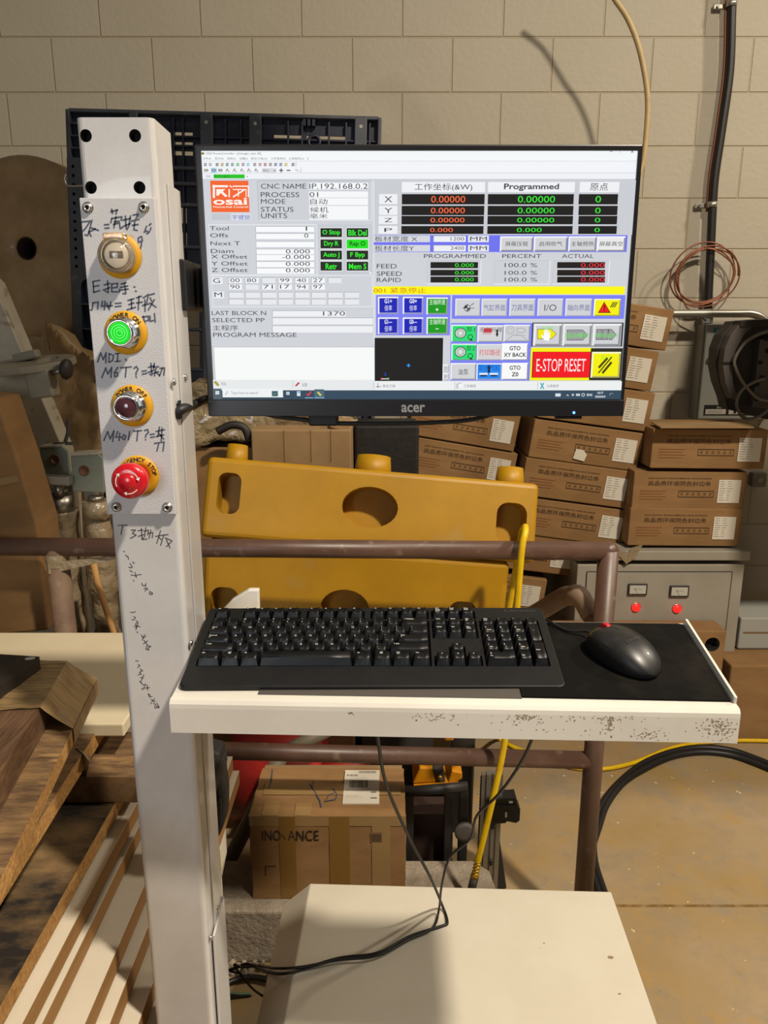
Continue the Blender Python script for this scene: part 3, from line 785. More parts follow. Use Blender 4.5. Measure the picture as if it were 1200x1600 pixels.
R(T2, 90, 200, 136, 236, '#a9d5f2')
for x, c in ((56, '#8d8440'), (113, '#60707e'), (163, '#6b6d74')):
    PG(T2, [(x - 16, 208), (x + 8, 208), (x + 18, 218), (x + 8, 228), (x - 16, 228)], c); PG(T2, [(x - 10, 212), (x + 4, 212), (x + 10, 218), (x + 4, 224), (x - 10, 224)], '#b9bdc2')
for x in (216, 270, 325, 378, 432):
    LN(T2, [(x - 12, 226), (x - 4, 208), (x + 4, 216)], 1.2, '#7a7468'); LN(T2, [(x + 2, 226), (x + 14, 226)], 1.0, '#7a7468')
R(T2, 474, 203, 582, 236, '#d6d9dd'); T(T2, 'PRO', 482, 211, 526, 230, '#5a5c66'); LN(T2, [(562, 218), (570, 224), (578, 218)], .9, '#5a5c66')
LN(T2, [(606, 219), (632, 219)], 1.5, '#3c3e44'); LN(T2, [(619, 206), (619, 232)], 1.5, '#3c3e44'); LN(T2, [(662, 219), (686, 219)], 1.5, '#3c3e44')
T(T2, '*/-', 724, 208, 756, 232, '#5a5c66'); LN(T2, [(768, 200), (768, 236)], .8, '#b0b3bd'); LN(T2, [(730, 158), (730, 190)], .8, '#b0b3bd')
T(T2, 'CNC', 52, 255, 92, 273, '#6a6c74'); R(T2, 110, 249, 345, 279, '#1fc41f'); T(T2, 'IP.192.168.0.2', 118, 255, 236, 274, '#0c6a18')
R(T2, 345, 249, 380, 282, '#f5f7fa'); LN(T2, [(358, 263), (364, 269), (370, 263)], .8, '#7a7c84')
for x, y in ((1052, 44),): LN(B, [(x - 5, y), (x + 5, y)], .8, '#5a5a60')
FLD(B, 1091, 39, 1101, 49, '#f3f7f8'); LN(B, [(1137, 39), (1147, 49)], .8, '#5a5a60'); LN(B, [(1147, 39), (1137, 49)], .8, '#5a5a60')
# left column: maker tile
R(A, 92, 206, 298, 370, '#f2642c'); 
for q in ((92, 206), (292, 206), (92, 364), (292, 364)): pass
LN(A, [(108, 235), (182, 235)], 3.0, '#fdf0e8'); LN(A, [(112, 232), (112, 292)], 3.4, '#fdf0e8'); PG(A, [(125, 250), (172, 250), (158, 262), (184, 286), (172, 292), (148, 270), (136, 284), (125, 284)], '#fdf0e8')
LN(A, [(195, 232), (205, 240)], 1.8, '#fdf0e8'); LN(A, [(192, 252), (192, 290)], 2.0, '#fdf0e8'); LN(A, [(212, 235), (292, 235), (292, 290)], 1.8, '#fdf0e8'); LN(A, [(230, 252), (280, 252), (280, 290)], 1.4, '#fdf0e8'); LN(A, [(214, 290), (270, 254)], 2.2, '#fdf0e8'); LN(A, [(212, 252), (240, 252), (240, 288)], 1.4, '#fdf0e8')
T(A, 'osai', 108, 296, 286, 332, '#fff6ee', True); T(A, 'Numerical Control', 108, 337, 290, 348, '#fbe2d2', True)
R(A, 100, 378, 198, 412, '#c3c6ce'); R(A, 203, 378, 306, 412, '#dfe2ea'); T(A, '字键锁', 206, 384, 302, 410, '#4a56b8')
# identity panel
R(A, 338, 206, 938, 415, '#aeb1b8'); R(A, 341, 209, 938, 415, '#e9ebee'); R(A, 341, 209, 935, 412, '#ccd0d6')
R(A, 607, 217, 917, 252, '#f4f6f8'); R(A, 608, 262, 917, 294, '#f4f6f8'); R(A, 609, 297, 917, 334, '#f4f6f8'); R(A, 610, 338, 917, 410, '#f4f6f8')
for s_, x0, x1, y0, y1 in (('CNC NAME', 357, 593, 222, 248), ('PROCESS', 356, 558, 266, 292), ('MODE', 357, 486, 302, 327), ('STATUS', 357, 528, 343, 369), ('UNITS', 358, 495, 376, 402)):
    T(A, s_, x0, y0, x1, y1, INK)
T(A, 'IP.192.168.0.2', 610, 221, 915, 249, INK); T(A, '01', 611, 266, 657, 291, INK); T(A, '自动', 614, 300, 705, 330, INK); T(A, '候机', 614, 343, 710, 373, INK); T(A, '毫米', 612, 377, 706, 404, INK)
# tool panel
R(A, 84, 434, 655, 700, '#e9ebee'); R(A, 87, 438, 652, 697, BG)
for s_, x1, y0, y1, v in (('Tool', 190, 444, 465, '1'), ('Offs', 187, 481, 502, '0'), ('Next T', 250, 523, 544, ''), ('Diam', 215, 563, 584, '0.000'), ('X Offset', 288, 592, 613, '-0.000'), ('Y Offset', 290, 628, 649, '0.000'), ('Z Offset', 290, 662, 683, '0.000')):
    k = (y0 - 444) * .045
    FLD(A, 329 + k * .5, y0 - 1 if y0 > 500 else y0, 636, y1 + 9)
    T(A, s_, 90 + k, y0, x1, y1, INK)
    if v: T(A, v, {'1': 591, '0': 583, '0.000': 487, '-0.000': 468}[v], y0 + 2, {'1': 599, '0': 606}.get(v, 614), y1 + 2, INK)
R(A, 655, 434, 938, 694, '#c6cad2')
for q, (s_, on) in enumerate((('O Stop', 0), ('Blk Del', 0), ('Dry R', 0), ('Rap O', 1), ('Auto J', 0), ('F Byp', 0), ('Retr', 0), ('Mem S', 0))):
    x0 = 668 + (q % 2) * 137; y0 = (454, 513, 571, 629)[q // 2]
    R(A, x0 - 2, y0 - 3, x0 + 116, y0 + 50, '#f4f6f4'); R(A, x0, y0, x0 + 113, y0 + 47, '#16e016' if on else '#1f241f')
    wd = {'O Stop': 92, 'Blk Del': 96, 'Dry R': 76, 'Rap O': 82, 'Auto J': 86, 'F Byp': 76, 'Retr': 60, 'Mem S': 92}[s_]
    T(A, s_, x0 + 57 - wd / 2, y0 + 9, x0 + 57 + wd / 2, y0 + 40, '#0b5a10' if on else '#2cf02c', True)
PG(A, [(925, 678), (925, 696), (930, 691), (937, 691)], '#f8f8f8')
# G and M rows
R(A, 98, 700, 940, 866, '#e9ebee'); R(A, 101, 703, 937, 862, BG)
R(A, 104, 712, 160, 746, '#eceef2'); T(A, 'G', 108, 716, 146, 740, INK); R(A, 110, 785, 166, 820, '#eceef2'); T(A, 'M', 115, 789, 156, 813, INK)
for r_, row in enumerate((('00', '80', '', '99', '40', '27', ''), ('90', '', '71', '17', '94', '97'))):
    for k, s_ in enumerate(row):
        x = 188 + k * 86.5; y = 711 + r_ * 34
        FLD(A, x, y, x + 72, y + 30, '#f2f4f7' if s_ else '#e4e7ec')
        if s_: T(A, s_, x + 10, y + 5, x + 60, y + 25, INK)
for r_ in range(2):
    for k in range(8):
        x = 190 + k * 86; y = 787 + r_ * 36; FLD(A, x, y, x + 78, y + 30, '#e6e8ec')
for s_, x0, x1, y0, y1 in (('LAST BLOCK N', 101, 386, 886, 908), ('SELECTED PP', 104, 378, 923, 945), ('主程序', 106, 240, 960, 988), ('PROGRAM MESSAGE', 109, 545, 999, 1022)): T(A, s_, x0, y0, x1, y1, INK)
FLD(A, 417, 884, 802, 915, '#eef0f3'); T(A, '1370', 682, 888, 797, 910, INK); FLD(A, 417, 921, 942, 956, '#eceef2'); FLD(A, 417, 962, 942, 999, '#eceef2')
FLD(D2, 134, 408, 1140, 614, '#f6f8f7')
# left status bar
R(D2, 118, 614, 1140, 680, '#e6e9ea'); LN(D2, [(630, 622), (630, 664)], .8, '#b9bcc2'); LN(D2, [(1133, 622), (1133, 668)], .8, '#b9bcc2')
PG(D2, [(133, 628), (150, 620), (172, 645), (160, 656)], '#a8a048'); T(D2, '优拉', 181, 629, 214, 649, '#77797f')
PG(D2, [(642, 652), (664, 628), (674, 634), (652, 656)], '#c03048'); T(D2, '设置', 687, 635, 719, 656, '#77797f')
# right half frame
R(A, 943, 206, 952, 1060, '#dfe1e5')
R(B, 42, 168, 1150, 400, '#c9ccd2')
for x0, x1, s_, t0, t1, y0, y1, bo in ((158, 512, '工作坐标(&W)', 212, 458, 181, 215, False), (526, 894, 'Programmed', 594, 827, 182, 214, True), (917, 1083, '原点', 962, 1036, 179, 212, False)):
    R(B, x0, 175, x1, 219, '#eef0f3'); T(B, s_, t0, y0, t1, y1, INK, bo)
ys = ((227, 271), (277, 317), (320, 356), (363, 397))
for k, (s_, (y0, y1)) in enumerate(zip('XYZP', ys)):
    R(B, 61 - k, y0, 139, y1 - 1, '#edeff2'); T(B, s_, 83, y0 + 9, 117, y1 - 9, INK)
    for x0, x1, t0, t1, v, c in ((158, 510, 283, 428, '0.00000', '#ff6b3c'), (525, 889, 653, 810, '0.00000', '#30f030'), (913, 1077, 984, 1006, '0', '#30f030')):
        sh = -k * 1.6
        R(B, x0 + sh * .5, y0, x1 + sh, y1, '#121214')
        vv = '0.000' if (k == 3 and v != '0') else v
        t1b = t0 + (t1 - t0) * .67 if (k == 3 and v != '0') else t1
        T(B, vv, t0 + sh, y0 + 8, t1b + sh, y1 - 8, c)
# sheet size band
R(B, 38, 402, 1115, 474, '#6e72f0')
for y0, y1, s_, v in ((404, 432, '板材宽度 X', '1200'), (444, 472, '板材长度Y', '2400')):
    R(B, 38, y0, 278, y1, '#d4d7dd'); T(B, s_, 42, y0 + 2, 224 if v == '1200' else 210, y1 - 2, INK)
    FLD(B, 292, y0, 430, y1 - 1, '#eceef2'); T(B, v, 366, y0 + 6, 423, y1 - 7, INK)
    R(B, 440, y0, 528, y1, '#e4e6ec'); T(B, 'MM', 449, y0 + 5, 520, y1 - 6, INK)
for x0, x1, s_ in ((577, 715, '屏蔽压辊'), (721, 861, '启用吹气'), (869, 984, '主轴预热'), (990, 1107, '屏蔽真空')):
    BTN(B, x0, 407, x1, 471, '#e9e9ea' if x0 > 980 else '#d2d3d6', 6); T(B, s_, x0 + 22 if x0 < 860 else x0 + 10, 429, x1 - 20 if x0 < 860 else x1 - 8, 449, '#26262a')
# feeds
for s_, x0, x1 in (('PROGRAMMED', 252, 516), ('PERCENT', 586, 752), ('ACTUAL', 840, 975)): T(B, s_, x0, 483, x1, 500, INK)
for s_, x1, y0, y1 in (('FEED', 136, 525, 544), ('SPEED', 158, 557, 576), ('RAPID', 154, 584, 602)): T(B, s_, 51, y0, x1, y1, INK)
for x0, x1 in ((264, 494), (553, 786), (803, 1038)): R(B, x0, 509, x1, 612, '#eceef0'); R(B, x0, 509, x1 - 3, 609, '#c3c6cb'); R(B, x0 + 3, 512, x1 - 3, 609, '#cdd0d5')
for y0, y1 in ((517, 543), (550, 575), (579, 604)):
    R(B, 280, y0, 482, y1, '#151718'); T(B, '0.000', 384, y0 + 5, 464, y1 - 5, '#30f030')
    T(B, '100.0 %', 596, y0 + 4, 734, y1 - 4, '#4a4c54'); R(B, 820, y0, 1022, y1, '#181416'); T(B, '0.000', 921, y0 + 4, 1021, y1 - 4, '#f02838')
# alarm line
R(C2, 36, 48, 1106, 81, '#fbf600'); T(C2, '001 紧急停止', 38, 53, 260, 76, '#d8701a')
# blue and green keys
R(C2, 48, 85, 362, 256, '#7b80f2')
for x0, x1, y0, y1, s_, sub in ((56, 143, 92, 165, 'G1+', '倍率'), (162, 248, 92, 165, 'G0+', '倍率'), (56, 143, 180, 251, 'G1—', '倍率'), (162, 248, 180, 251, 'G0—', '倍率')):
    BTN(C2, x0, y0, x1, y1, '#1420b4', 6, '#f4f4fb', '#9a9cc0'); T(C2, s_, x0 + 28, y0 + 9, x0 + 60, y0 + 28, '#eef0ff', True); T(C2, sub, x0 + 28, y0 + 36, x0 + 60, y0 + 60, '#e2e6ff')
for y0, y1, s_ in ((95, 167, '+'), (179, 251, '-')):
    BTN(C2, 263, y0, 352, y1, '#129a1c', 6, '#f0f6f0', '#8aa08a'); T(C2, '主轴转速', 275, y0 + 8, 342, y0 + 31, '#dff8df')
    T(C2, s_, 301, y0 + 45 if s_ == '+' else y0 + 48, 314, y0 + 58 if s_ == '+' else y0 + 51, '#f0fff0', True)
# page keys
R(C2, 372, 85, 1103, 186, '#7b80f2')
for x0, x1, s_ in ((386, 490, ''), (498, 604, '气缸界面'), (617, 723, '刀具界面'), (737, 841, 'I/O'), (856, 963, '轴向界面')):
    BTN(C2, x0, 100, x1, 174, '#d0d1d5', 4, '#eeeef2', '#b2b4bc')
    if s_: T(C2, s_, x0 + (8 if len(s_) > 3 else 28), 125, x1 - (6 if len(s_) > 3 else 26), 152, '#5a66a0' if len(s_) > 3 else '#44485a')
OV(C2, 436, 140, 14, 12, '#4a4c54', .8); PG(C2, [(436, 140), (436, 128), (424, 133), (421, 140)], '#2a2c34'); PG(C2, [(436, 140), (436, 152), (448, 147), (451, 140)], '#5a5c64'); LN(C2, [(436, 122), (436, 158)], .8, '#3a3c44'); LN(C2, [(415, 140), (466, 140)], .8, '#3a3c44'); LN(C2, [(452, 128), (464, 120)], 1.2, '#5a5c64')
BTN(C2, 977, 101, 1085, 174, '#f5f000', 5, '#fbfbd0', '#a8a430'); PG(C2, [(992, 161), (1019, 113), (1047, 161)], '#5a1010'); PG(C2, [(997, 158), (1019, 118), (1042, 158)], '#f01818'); PG(C2, [(1017, 128), (1023, 128), (1021, 146), (1018, 146)], '#401010'); OV(C2, 1019.5, 152, 3, 3, '#401010')
for k in range(3): LN(C2, [(1046 + k * 8, 136), (1058 + k * 8, 116)], 1.6, '#3c3a10')
# pump keys
R(C2, 367, 204, 703, 449, '#7b80f2')
for y0, y1, s_ in ((211, 283, '泵1'), (292, 362, '泵2')):
    BTN(C2, 369, y0, 474, y1, '#1fe070', 5, '#eafaf0', '#6aa888'); OV(C2, 407, (y0 + y1) / 2, 24, 23, '#26302a'); OV(C2, 407, (y0 + y1) / 2, 20.5, 19.5, '#e6eee8')
    for q in range(3): OV(C2, 407, (y0 + y1) / 2, 16 - q * 5, 16 - q * 5, '#3a4a40', .86)
    T(C2, s_, 432, y0 + 10, 468, y0 + 30, '#1f4a30'); OV(C2, 449, y0 + 52, 11, 11, '#1a3a24', .72); PG(C2, [(444, y0 + 66), (456, y0 + 58), (458, y0 + 68)], '#1a3a24')
BTN(C2, 480, 213, 588, 285, '#d4d4d6', 5, '#f2f2f4', '#9c9da4'); R(C2, 506, 226, 540, 244, '#e81c24')
for k in range(6): LN(C2, [(506 + k * 6, 244), (505 + k * 6, 251)], .8, '#c03038')
T(C2, '毛刷升降', 490, 222, 584, 244, '#56585e'); LN(C2, [(563, 234), (563, 254)], 3.0, '#26262a'); PG(C2, [(556, 250), (570, 250), (563, 264)], '#26262a')
BTN(C2, 592, 211, 701, 283, '#cfd0d3', 5, '#f2f2f4', '#9c9da4'); OV(C2, 619, 235, 17, 17, '#a4a6ac', .85); OV(C2, 619, 235, 9, 9, '#a8aab0', .8); LN(C2, [(648, 226), (676, 226), (684, 236), (676, 244), (648, 244), (648, 226)], .9, '#96989e'); LN(C2, [(604, 276), (630, 256), (664, 256), (690, 276)], .9, '#9c9ea4'); LN(C2, [(640, 252), (684, 258)], 1.2, '#b0b2b8')
BTN(C2, 478, 293, 584, 362, '#d2d3d6', 4, '#eeeef0', '#a4a5ac'); T(C2, '打印路径', 487, 316, 576, 342, '#e0353a')
for y0, y1, a_s, b_s, w1, w2 in ((290, 362, 'GTO', 'XY BACK', 46, 95), (373, 445, 'GTO', 'Z0', 46, 28)):
    BTN(C2, 584, y0, 692, y1, '#f8f8f9', 4, '#fcfcfc', '#9c9da4'); T(C2, a_s, 639 - w1 / 2, y0 + 12, 639 + w1 / 2, y0 + 30, '#26282e', True); T(C2, b_s, 639 - w2 / 2, y0 + 40, 639 + w2 / 2, y0 + 58, '#26282e', True)
BTN(C2, 365, 374, 472, 445, '#d2d3d6', 5, '#f4f4f6', '#9c9da4'); T(C2, '油泵', 397, 399, 440, 424, '#44464e')
BTN(C2, 476, 375, 580, 445, '#1a86ee', 5, '#e8f0fb', '#8aa0c0'); LN(C2, [(528, 392), (528, 412)], 4.0, '#10203c'); PG(C2, [(518, 396), (538, 396), (528, 380)], '#10203c'); T(C2, '定位气缸', 483, 381, 576, 404, '#0e50b0')
for x in (505, 549): R(C2, x - 18, 416, x + 18, 424, '#e4eefa'); R(C2, x - 14, 425, x + 14, 431, '#16263c')
# mode keys
R(C2, 713, 202, 1094, 304, '#23232a')
for x0, x1 in ((718, 836), (842, 964), (970, 1088)): BTN(C2, x0, 206, x1, 302, '#b4b5ba', 1, '#eeeef0', '#7a7b82'); BTN(C2, x0 + 3, 208, x1 - 4, 300, '#cfd0d4', 7, '#f0f0f2', '#8a8b92')
def arrow(F, x0, y0, x1, y1, c, tip=.3, o=2.5):
    xm = x1 - (x1 - x0) * tip; ym = (y0 + y1) / 2
    PG(F, [(x0, y0), (xm, y0), (x1, ym), (xm, y1), (x0, y1)], '#3a3a3a')
    PG(F, [(x0 + o, y0 + o), (xm - o * .3, y0 + o), (x1 - o * 1.3, ym), (xm - o * .3, y1 - o), (x0 + o, y1 - o)], c)
arrow(H2, 134, 240, 348, 352, '#f0e600', .28, 5); T(H2, '手动模式', 182, 210, 312, 252, '#66e85a')
PG(H2, [(172, 312), (186, 304), (206, 326), (208, 250), (218, 250), (222, 296), (228, 240), (238, 240), (242, 296), (250, 246), (260, 248), (258, 300), (268, 272), (277, 276), (272, 340), (262, 370), (216, 366)], '#fafafa')
arrow(H2, 458, 248, 692, 366, '#9a9a9c', .25, 5); T(H2, '自动模式', 446, 282, 706, 340, '#5ce84e')
for x0, x1 in ((786, 840), (852, 910)): R(H2, x0, 242, x1, 360, '#3a3a3a'); R(H2, x0 + 6, 248, x1 - 6, 354, '#9a9a9c')
arrow(H2, 918, 242, 1006, 362, '#9a9a9c', .6, 5); T(H2, '单段运行', 768, 284, 1020, 336, '#5ce84e')
R(H2, 64, 448, 736, 806, '#f6ee00'); R(H2, 84, 490, 708, 776, '#7a1018'); R(H2, 94, 492, 706, 772, '#f2101c'); T(H2, 'E-STOP RESET', 128, 568, 662, 708, '#fbeeee')
R(H2, 724, 452, 1050, 804, '#26241c'); BTN(H2, 736, 492, 1036, 776, '#f4ee00', 18, '#f7f5c8', '#b0ac60'); T(H2, '复位', 834, 524, 940, 584, '#a8ee20')
for p0, p1, t in (((815, 660), (900, 566), 3.8), ((808, 722), (950, 552), 2.2), ((855, 720), (945, 612), 3.8)): LN(H2, [p0, p1], t, '#4a4408')
# plot window
R(C2, 42, 267, 330, 450, '#161618'); LN(C2, [(180, 384), (192, 384)], 1.6, '#2aa0ff'); LN(C2, [(186, 378), (186, 390)], 1.6, '#2aa0ff')
LN(C2, [(70, 441), (100, 441)], 1.2, '#f4f4f4'); T(C2, 'X', 66, 437, 76, 446, '#ff3030', True); T(C2, 'Y', 96, 437, 106, 446, '#60f040', True); T(C2, 'Z', 83, 416, 92, 427, '#3048f0', True)
for y0, s_ in ((380, '30'), (415, '3F')): BTN(C2, 332, y0, 356, y0 + 32, '#e2e4e8', 3, '#f6f6f8', '#a4a6ac'); T(C2, s_, 336, y0 + 9, 350, y0 + 25, '#6a6c74')
# right status bar
R(C2, 36, 451, 1092, 491, '#ecefef'); LN(C2, [(383, 456), (383, 486)], .8, '#b0b3b8'); LN(C2, [(735, 456), (735, 486)], .8, '#b0b3b8'); LN(C2, [(39, 456), (39, 486)], .8, '#b0b3b8')
LN(C2, [(56, 460), (56, 480)], 1.0, '#6a6c74'); LN(C2, [(48, 474), (68, 474)], 1.0, '#6a6c74'); T(C2, '原点/刀具', 76, 465, 130, 478, '#6a6c74')
FLD(C2, 390, 462, 408, 484, '#e0e2e6'); FLD(C2, 396, 458, 412, 478, '#f2f4f6'); T(C2, '工件程序', 422, 465, 472, 478, '#6a6c74')
LN(C2, [(748, 460), (760, 482)], 2.2, '#58b0b8'); LN(C2, [(760, 460), (748, 482)], 2.2, '#58b0b8'); T(C2, '公用程序', 774, 465, 824, 478, '#6a6c74')
# task bar
R(ID, 300, 609.6, 1010, 640, '#31495c')
R(D2, 118, 668, 192, 760, '#54646d'); 
for q in range(4): R(D2, 150 + (q % 2) * 12, 683 + (q // 2) * 11, 160.5 + (q % 2) * 12, 692.5 + (q // 2) * 11, '#f4f8fa')
R(D2, 192, 668, 571, 722, '#eef1f2'); T(D2, 'Type here to search', 246, 685, 416, 708, '#85898e'); OV(D2, 223, 691, 8, 8, '#8a8e94', .75); LN(D2, [(218, 697), (211, 706)], 1.0, '#8a8e94')
R(D2, 500, 682, 540, 716, '#54707a'); OV(D2, 520, 700, 12, 12, '#2c4448'); OV(D2, 520, 700, 5, 5, '#70c0b0')
R(D2, 591, 688, 611, 706, '#e0ecf4'); R(D2, 596, 694, 606, 700, '#31495c'); R(D2, 657, 684, 679, 714, '#d8e8ee'); R(D2, 660, 687, 676, 694, '#40a0c0')
LN(D2, [(720, 702), (728, 710), (744, 688)], 2.2, '#e04050'); R(D2, 708, 723, 760, 727, '#9ac8e8'); R(D2, 765, 672, 828, 727, '#4c6878'); R(D2, 765, 723, 828, 727, '#9ac8e8'); PG(D2, [(782, 692), (792, 686), (812, 708), (802, 714)], '#d8cc60')
R(C2, 810, 503, 832, 516, '#d8e0e8'); LN(C2, [(858, 513), (862, 508), (866, 513)], .9, '#e0e8ee'); OV(C2, 884, 509, 5, 5, '#b8c4cc'); R(C2, 898, 504, 914, 514, '#c4ced6'); OV(C2, 928, 509, 7, 7, '#c8d4dc', .6); T(C2, 'ENG', 944, 504, 966, 514, '#e4ecf2', True)
T(C2, '15:17', 989, 496, 1013, 505, '#e4ecf2', True); T(C2, '2025/6/4', 979, 512, 1022, 521, '#e4ecf2', True); FLD(C2, 1041, 502, 1056, 513, '#31495c')
part('display', DISP, mon, 'lit machine control display', norm=False)
# arm that carries the monitor, and its black leads
arm = part('mount_arm', MB().box((-.13, 1.045, 1.60), (.24, .03, .05), 'black_plastic', .004).box((-.247, 1.007, 1.60), (.012, .10, .06), 'black_plastic', .002).box((.0, 1.032, 1.60), (.1, .02, .1), 'black_plastic', .003), mon)
b = MB(); p = [PP(281, 641, (X1 + .003, 0, 0), (1, 0, 0)) + Vector((-.006, -.004, -.006)), PP(282, 639, (X1 + .003, 0, 0), (1, 0, 0)) + Vector((.004, -.002, .001))]
p += [PY(296, 637, .985), PY(312, 628, 1.01), PY(330, 622, 1.03), PY(400, 606, 1.03)]
b.tube(p, .0058, 'cable_black', 12); solo('monitor_lead', b, 'short black cord from the slot in the column to the monitor', 'cord')
b = MB(); b.tube([PY(330, 622, 1.035), PY(420, 648, 1.03), PY(470, 655, 1.03), PY(520, 661, 1.03), PY(600, 662, 1.03), PY(680, 660, 1.03), PY(740, 655, 1.03), PY(790, 640, 1.03)], .0032, 'cable_black', 8)
a0 = PY(482, 666, 1.02); a1 = PY(528, 646, 1.02); b.box(((a0.x + a1.x) / 2, 1.03, (a0.z + a1.z) / 2), (a1.x - a0.x, .02, a1.z - a0.z), 'cable_black', .003)
solo('video_cable', b, 'black cable with a plug sagging just below the monitor edge', 'cable')
# ------------------------------------------------------------------ keyboard
KO = Vector((-.2405, .8085, 1.1425))
ky = math.radians(-1.0); kt = math.radians(12.6)
KF = Frame(KO, (math.cos(ky), math.sin(ky), .0085), (-math.sin(ky) * math.cos(kt), math.cos(ky) * math.cos(kt), math.sin(kt)))
KW, KD = .4515, .1645
kb = thing('keyboard', 'black full size keyboard with a wide palm rest lying on the white shelf', 'keyboard', (KO.x + KW / 2, KO.y + .08, 1.140))
b = MB()
# side profile (v, w): thin front edge, flat top, underside meets the shelf
b.prism(rrect(0, 0, KW, KD, .008, 5), KF, -.0095, 0, 'case_black', .0018)
b2 = MB(); b2.prism([(.06, -.0095), (KD - .002, -.0095), (KD - .004, -.021), (KD - .016, -.021)], Frame(KF.o, KF.ey, KF.n, KF.ex), .004, KW - .004, 'case_black'); part('underside', b2, kb)
U = .01905
KX, KV = .0118, .0385                      # left of the keys, front of the bottom row
def rowv(r): return KV + r * .0189         # r = 0 bottom .. 4 numbers, 5 function
wells = MB()
for u0, u1, v0, v1 in ((0, 15, 0, 5), (15.25, 18.25, 0, 1), (16.25, 17.25, 1, 2), (15.25, 18.25, 3, 5), (18.5, 22.5, 0, 5), (0, 1, 5.25, 6.2), (2, 6, 5.25, 6.2), (6.5, 10.5, 5.25, 6.2), (11, 15, 5.25, 6.2), (15.25, 18.25, 5.25, 6.2)):
    wells.fbox(KF, KX + u0 * U - .0012, KX + u1 * U + .0004, KV + v0 * .0189 - .0012, KV + v1 * .0189 + .0004, -.006, .01, 'black_hole')
b.cut(wells)
bx0, bv = KX + 20.4 * U, KD - .011
b.text('Lenovo', KF, bx0, bv, bx0 + .040, bv + .0065, .0002, 'faint_logo')
part('case', b, kb, norm=False)
def key(u, r, wd, legs, v=None, hgt=1.0, scale=1.0):
    x0, x1 = KX + u * U + .0006, KX + (u + wd) * U - .0010
    y0 = (rowv(r) if v is None else v) + .0004; y1 = y0 + .0189 * hgt - .0014
    b = MB(); k = b.mi('key_black')
    zt = .0078 - .0006 * r if r < 5 else .0058
    ins_s, ins_f, ins_b = .0026, .0060, .0012
    lo = [KF(x0, y0, -.004), KF(x1, y0, -.004), KF(x1, y1, -.004), KF(x0, y1, -.004)]
    tl = (x0 + ins_s, y0 + ins_f); th = (x1 - ins_s, y1 - ins_b)
    n = 4; lf = [b.bm.verts.new(lo[0].lerp(lo[1], q / n)) for q in range(n + 1)]; lb = [b.bm.verts.new(lo[3].lerp(lo[2], q / n)) for q in range(n + 1)]
    row_f = []; row_b = []
    for q in range(n + 1):
        t = q / n; dish = -.0011 * (1 - (2 * t - 1) ** 2) if wd < 3 else .0008 * (1 - (2 * t - 1) ** 2)
        x = tl[0] + (th[0] - tl[0]) * t
        row_f.append(b.bm.verts.new(KF(x, tl[1], zt - .0006 + dish))); row_b.append(b.bm.verts.new(KF(x, th[1], zt + .0010 + dish)))
    def F_(v_, sm=False):
        f = b.bm.faces.new(v_); f.material_index = k; f.smooth = sm
    for q in range(n): F_([row_f[q], row_f[q + 1], row_b[q + 1], row_b[q]], True)
    for q in range(n): F_([lf[q], lf[q + 1], row_f[q + 1], row_f[q]]); F_([lb[q + 1], lb[q], row_b[q], row_b[q + 1]])
    F_([lf[-1], lb[-1], row_b[-1], row_f[-1]]); F_([lb[0], lf[0], row_f[0], row_b[0]])
    bmesh.ops.recalc_face_normals(b.bm, faces=list(b.bm.faces))
    slope = .0016 / (th[1] - tl[1])
    KT = Frame(KF(0, tl[1], zt - .0006), KF.ex, KF.ey + KF.n * slope)
    for txt, fx, fy, h in legs:
        hx = tl[0] + .0006 + fx * (th[0] - tl[0]); hy = fy * (th[1] - tl[1])
        b.text(txt, KT, hx, hy, hx + .01, hy + h * scale, .0003 if wd < 3 else .0012, 'legend_white', h < .002, keep='l')
    part('key', b, kb, norm=False)
BIG, SM = .0030, .0017
def let(c): return [(c, .05, .60, BIG)]
def two(a, c): return [(a, .08, .68, .0021), (c, .08, .22, .0021)]
def wrd(*s_): return [(t, .06, .72 - .25 * q, SM) for q, t in enumerate(s_)]
for q, (a, c) in enumerate((('~', '`'), ('!', '1'), ('@', '2'), ('#', '3'), ('$', '4'), ('%', '5'), ('^', '6'), ('&', '7'), ('*', '8'), ('(', '9'), (')', '0'), ('_', '-'), ('+', '='))): key(q, 4, 1, two(a, c))
key(13, 4, 2, wrd('← Backspace'))
key(0, 3, 1.5, wrd('Tab |←', '   →|'))
for q, c in enumerate('QWERTYUIOP'): key(1.5 + q, 3, 1, let(c))
key(11.5, 3, 1, two('{', '[')); key(12.5, 3, 1, two('}', ']')); key(13.5, 3, 1.5, two('|', '\\'))
key(0, 2, 1.75, wrd('Caps Lock', 'A'))
for q, c in enumerate('ASDFGHJKL'): key(1.75 + q, 2, 1, let(c))
key(10.75, 2, 1, two(':', ';')); key(11.75, 2, 1, two('"', "'")); key(12.75, 2, 2.25, wrd('Enter', '←'))
key(0, 1, 2.25, wrd('↑ Shift'))
for q, c in enumerate('ZXCVBNM'): key(2.25 + q, 1, 1, let(c))
key(9.25, 1, 1, two('<', ',')); key(10.25, 1, 1, two('>', '.')); key(11.25, 1, 1, two('?', '/')); key(12.25, 1, 2.75, wrd('↑ Shift'))
key(0, 0, 1.5, wrd('Ctrl')); key(1.5, 0, 1.25, [('⊞', .3, .62, .0034)]); key(2.75, 0, 1.25, wrd('Alt')); key(4, 0, 6, []); key(10, 0, 1.25, wrd('Alt')); key(11.25, 0, 1.25, [('⊞', .3, .62, .0034)]); key(12.5, 0, 1.25, [('▤', .1, .6, .0034)]); key(13.75, 0, 1.25, wrd('Ctrl'))
fv = KV + 5.28 * .0189
key(0, 5, 1, wrd('Esc'), fv)
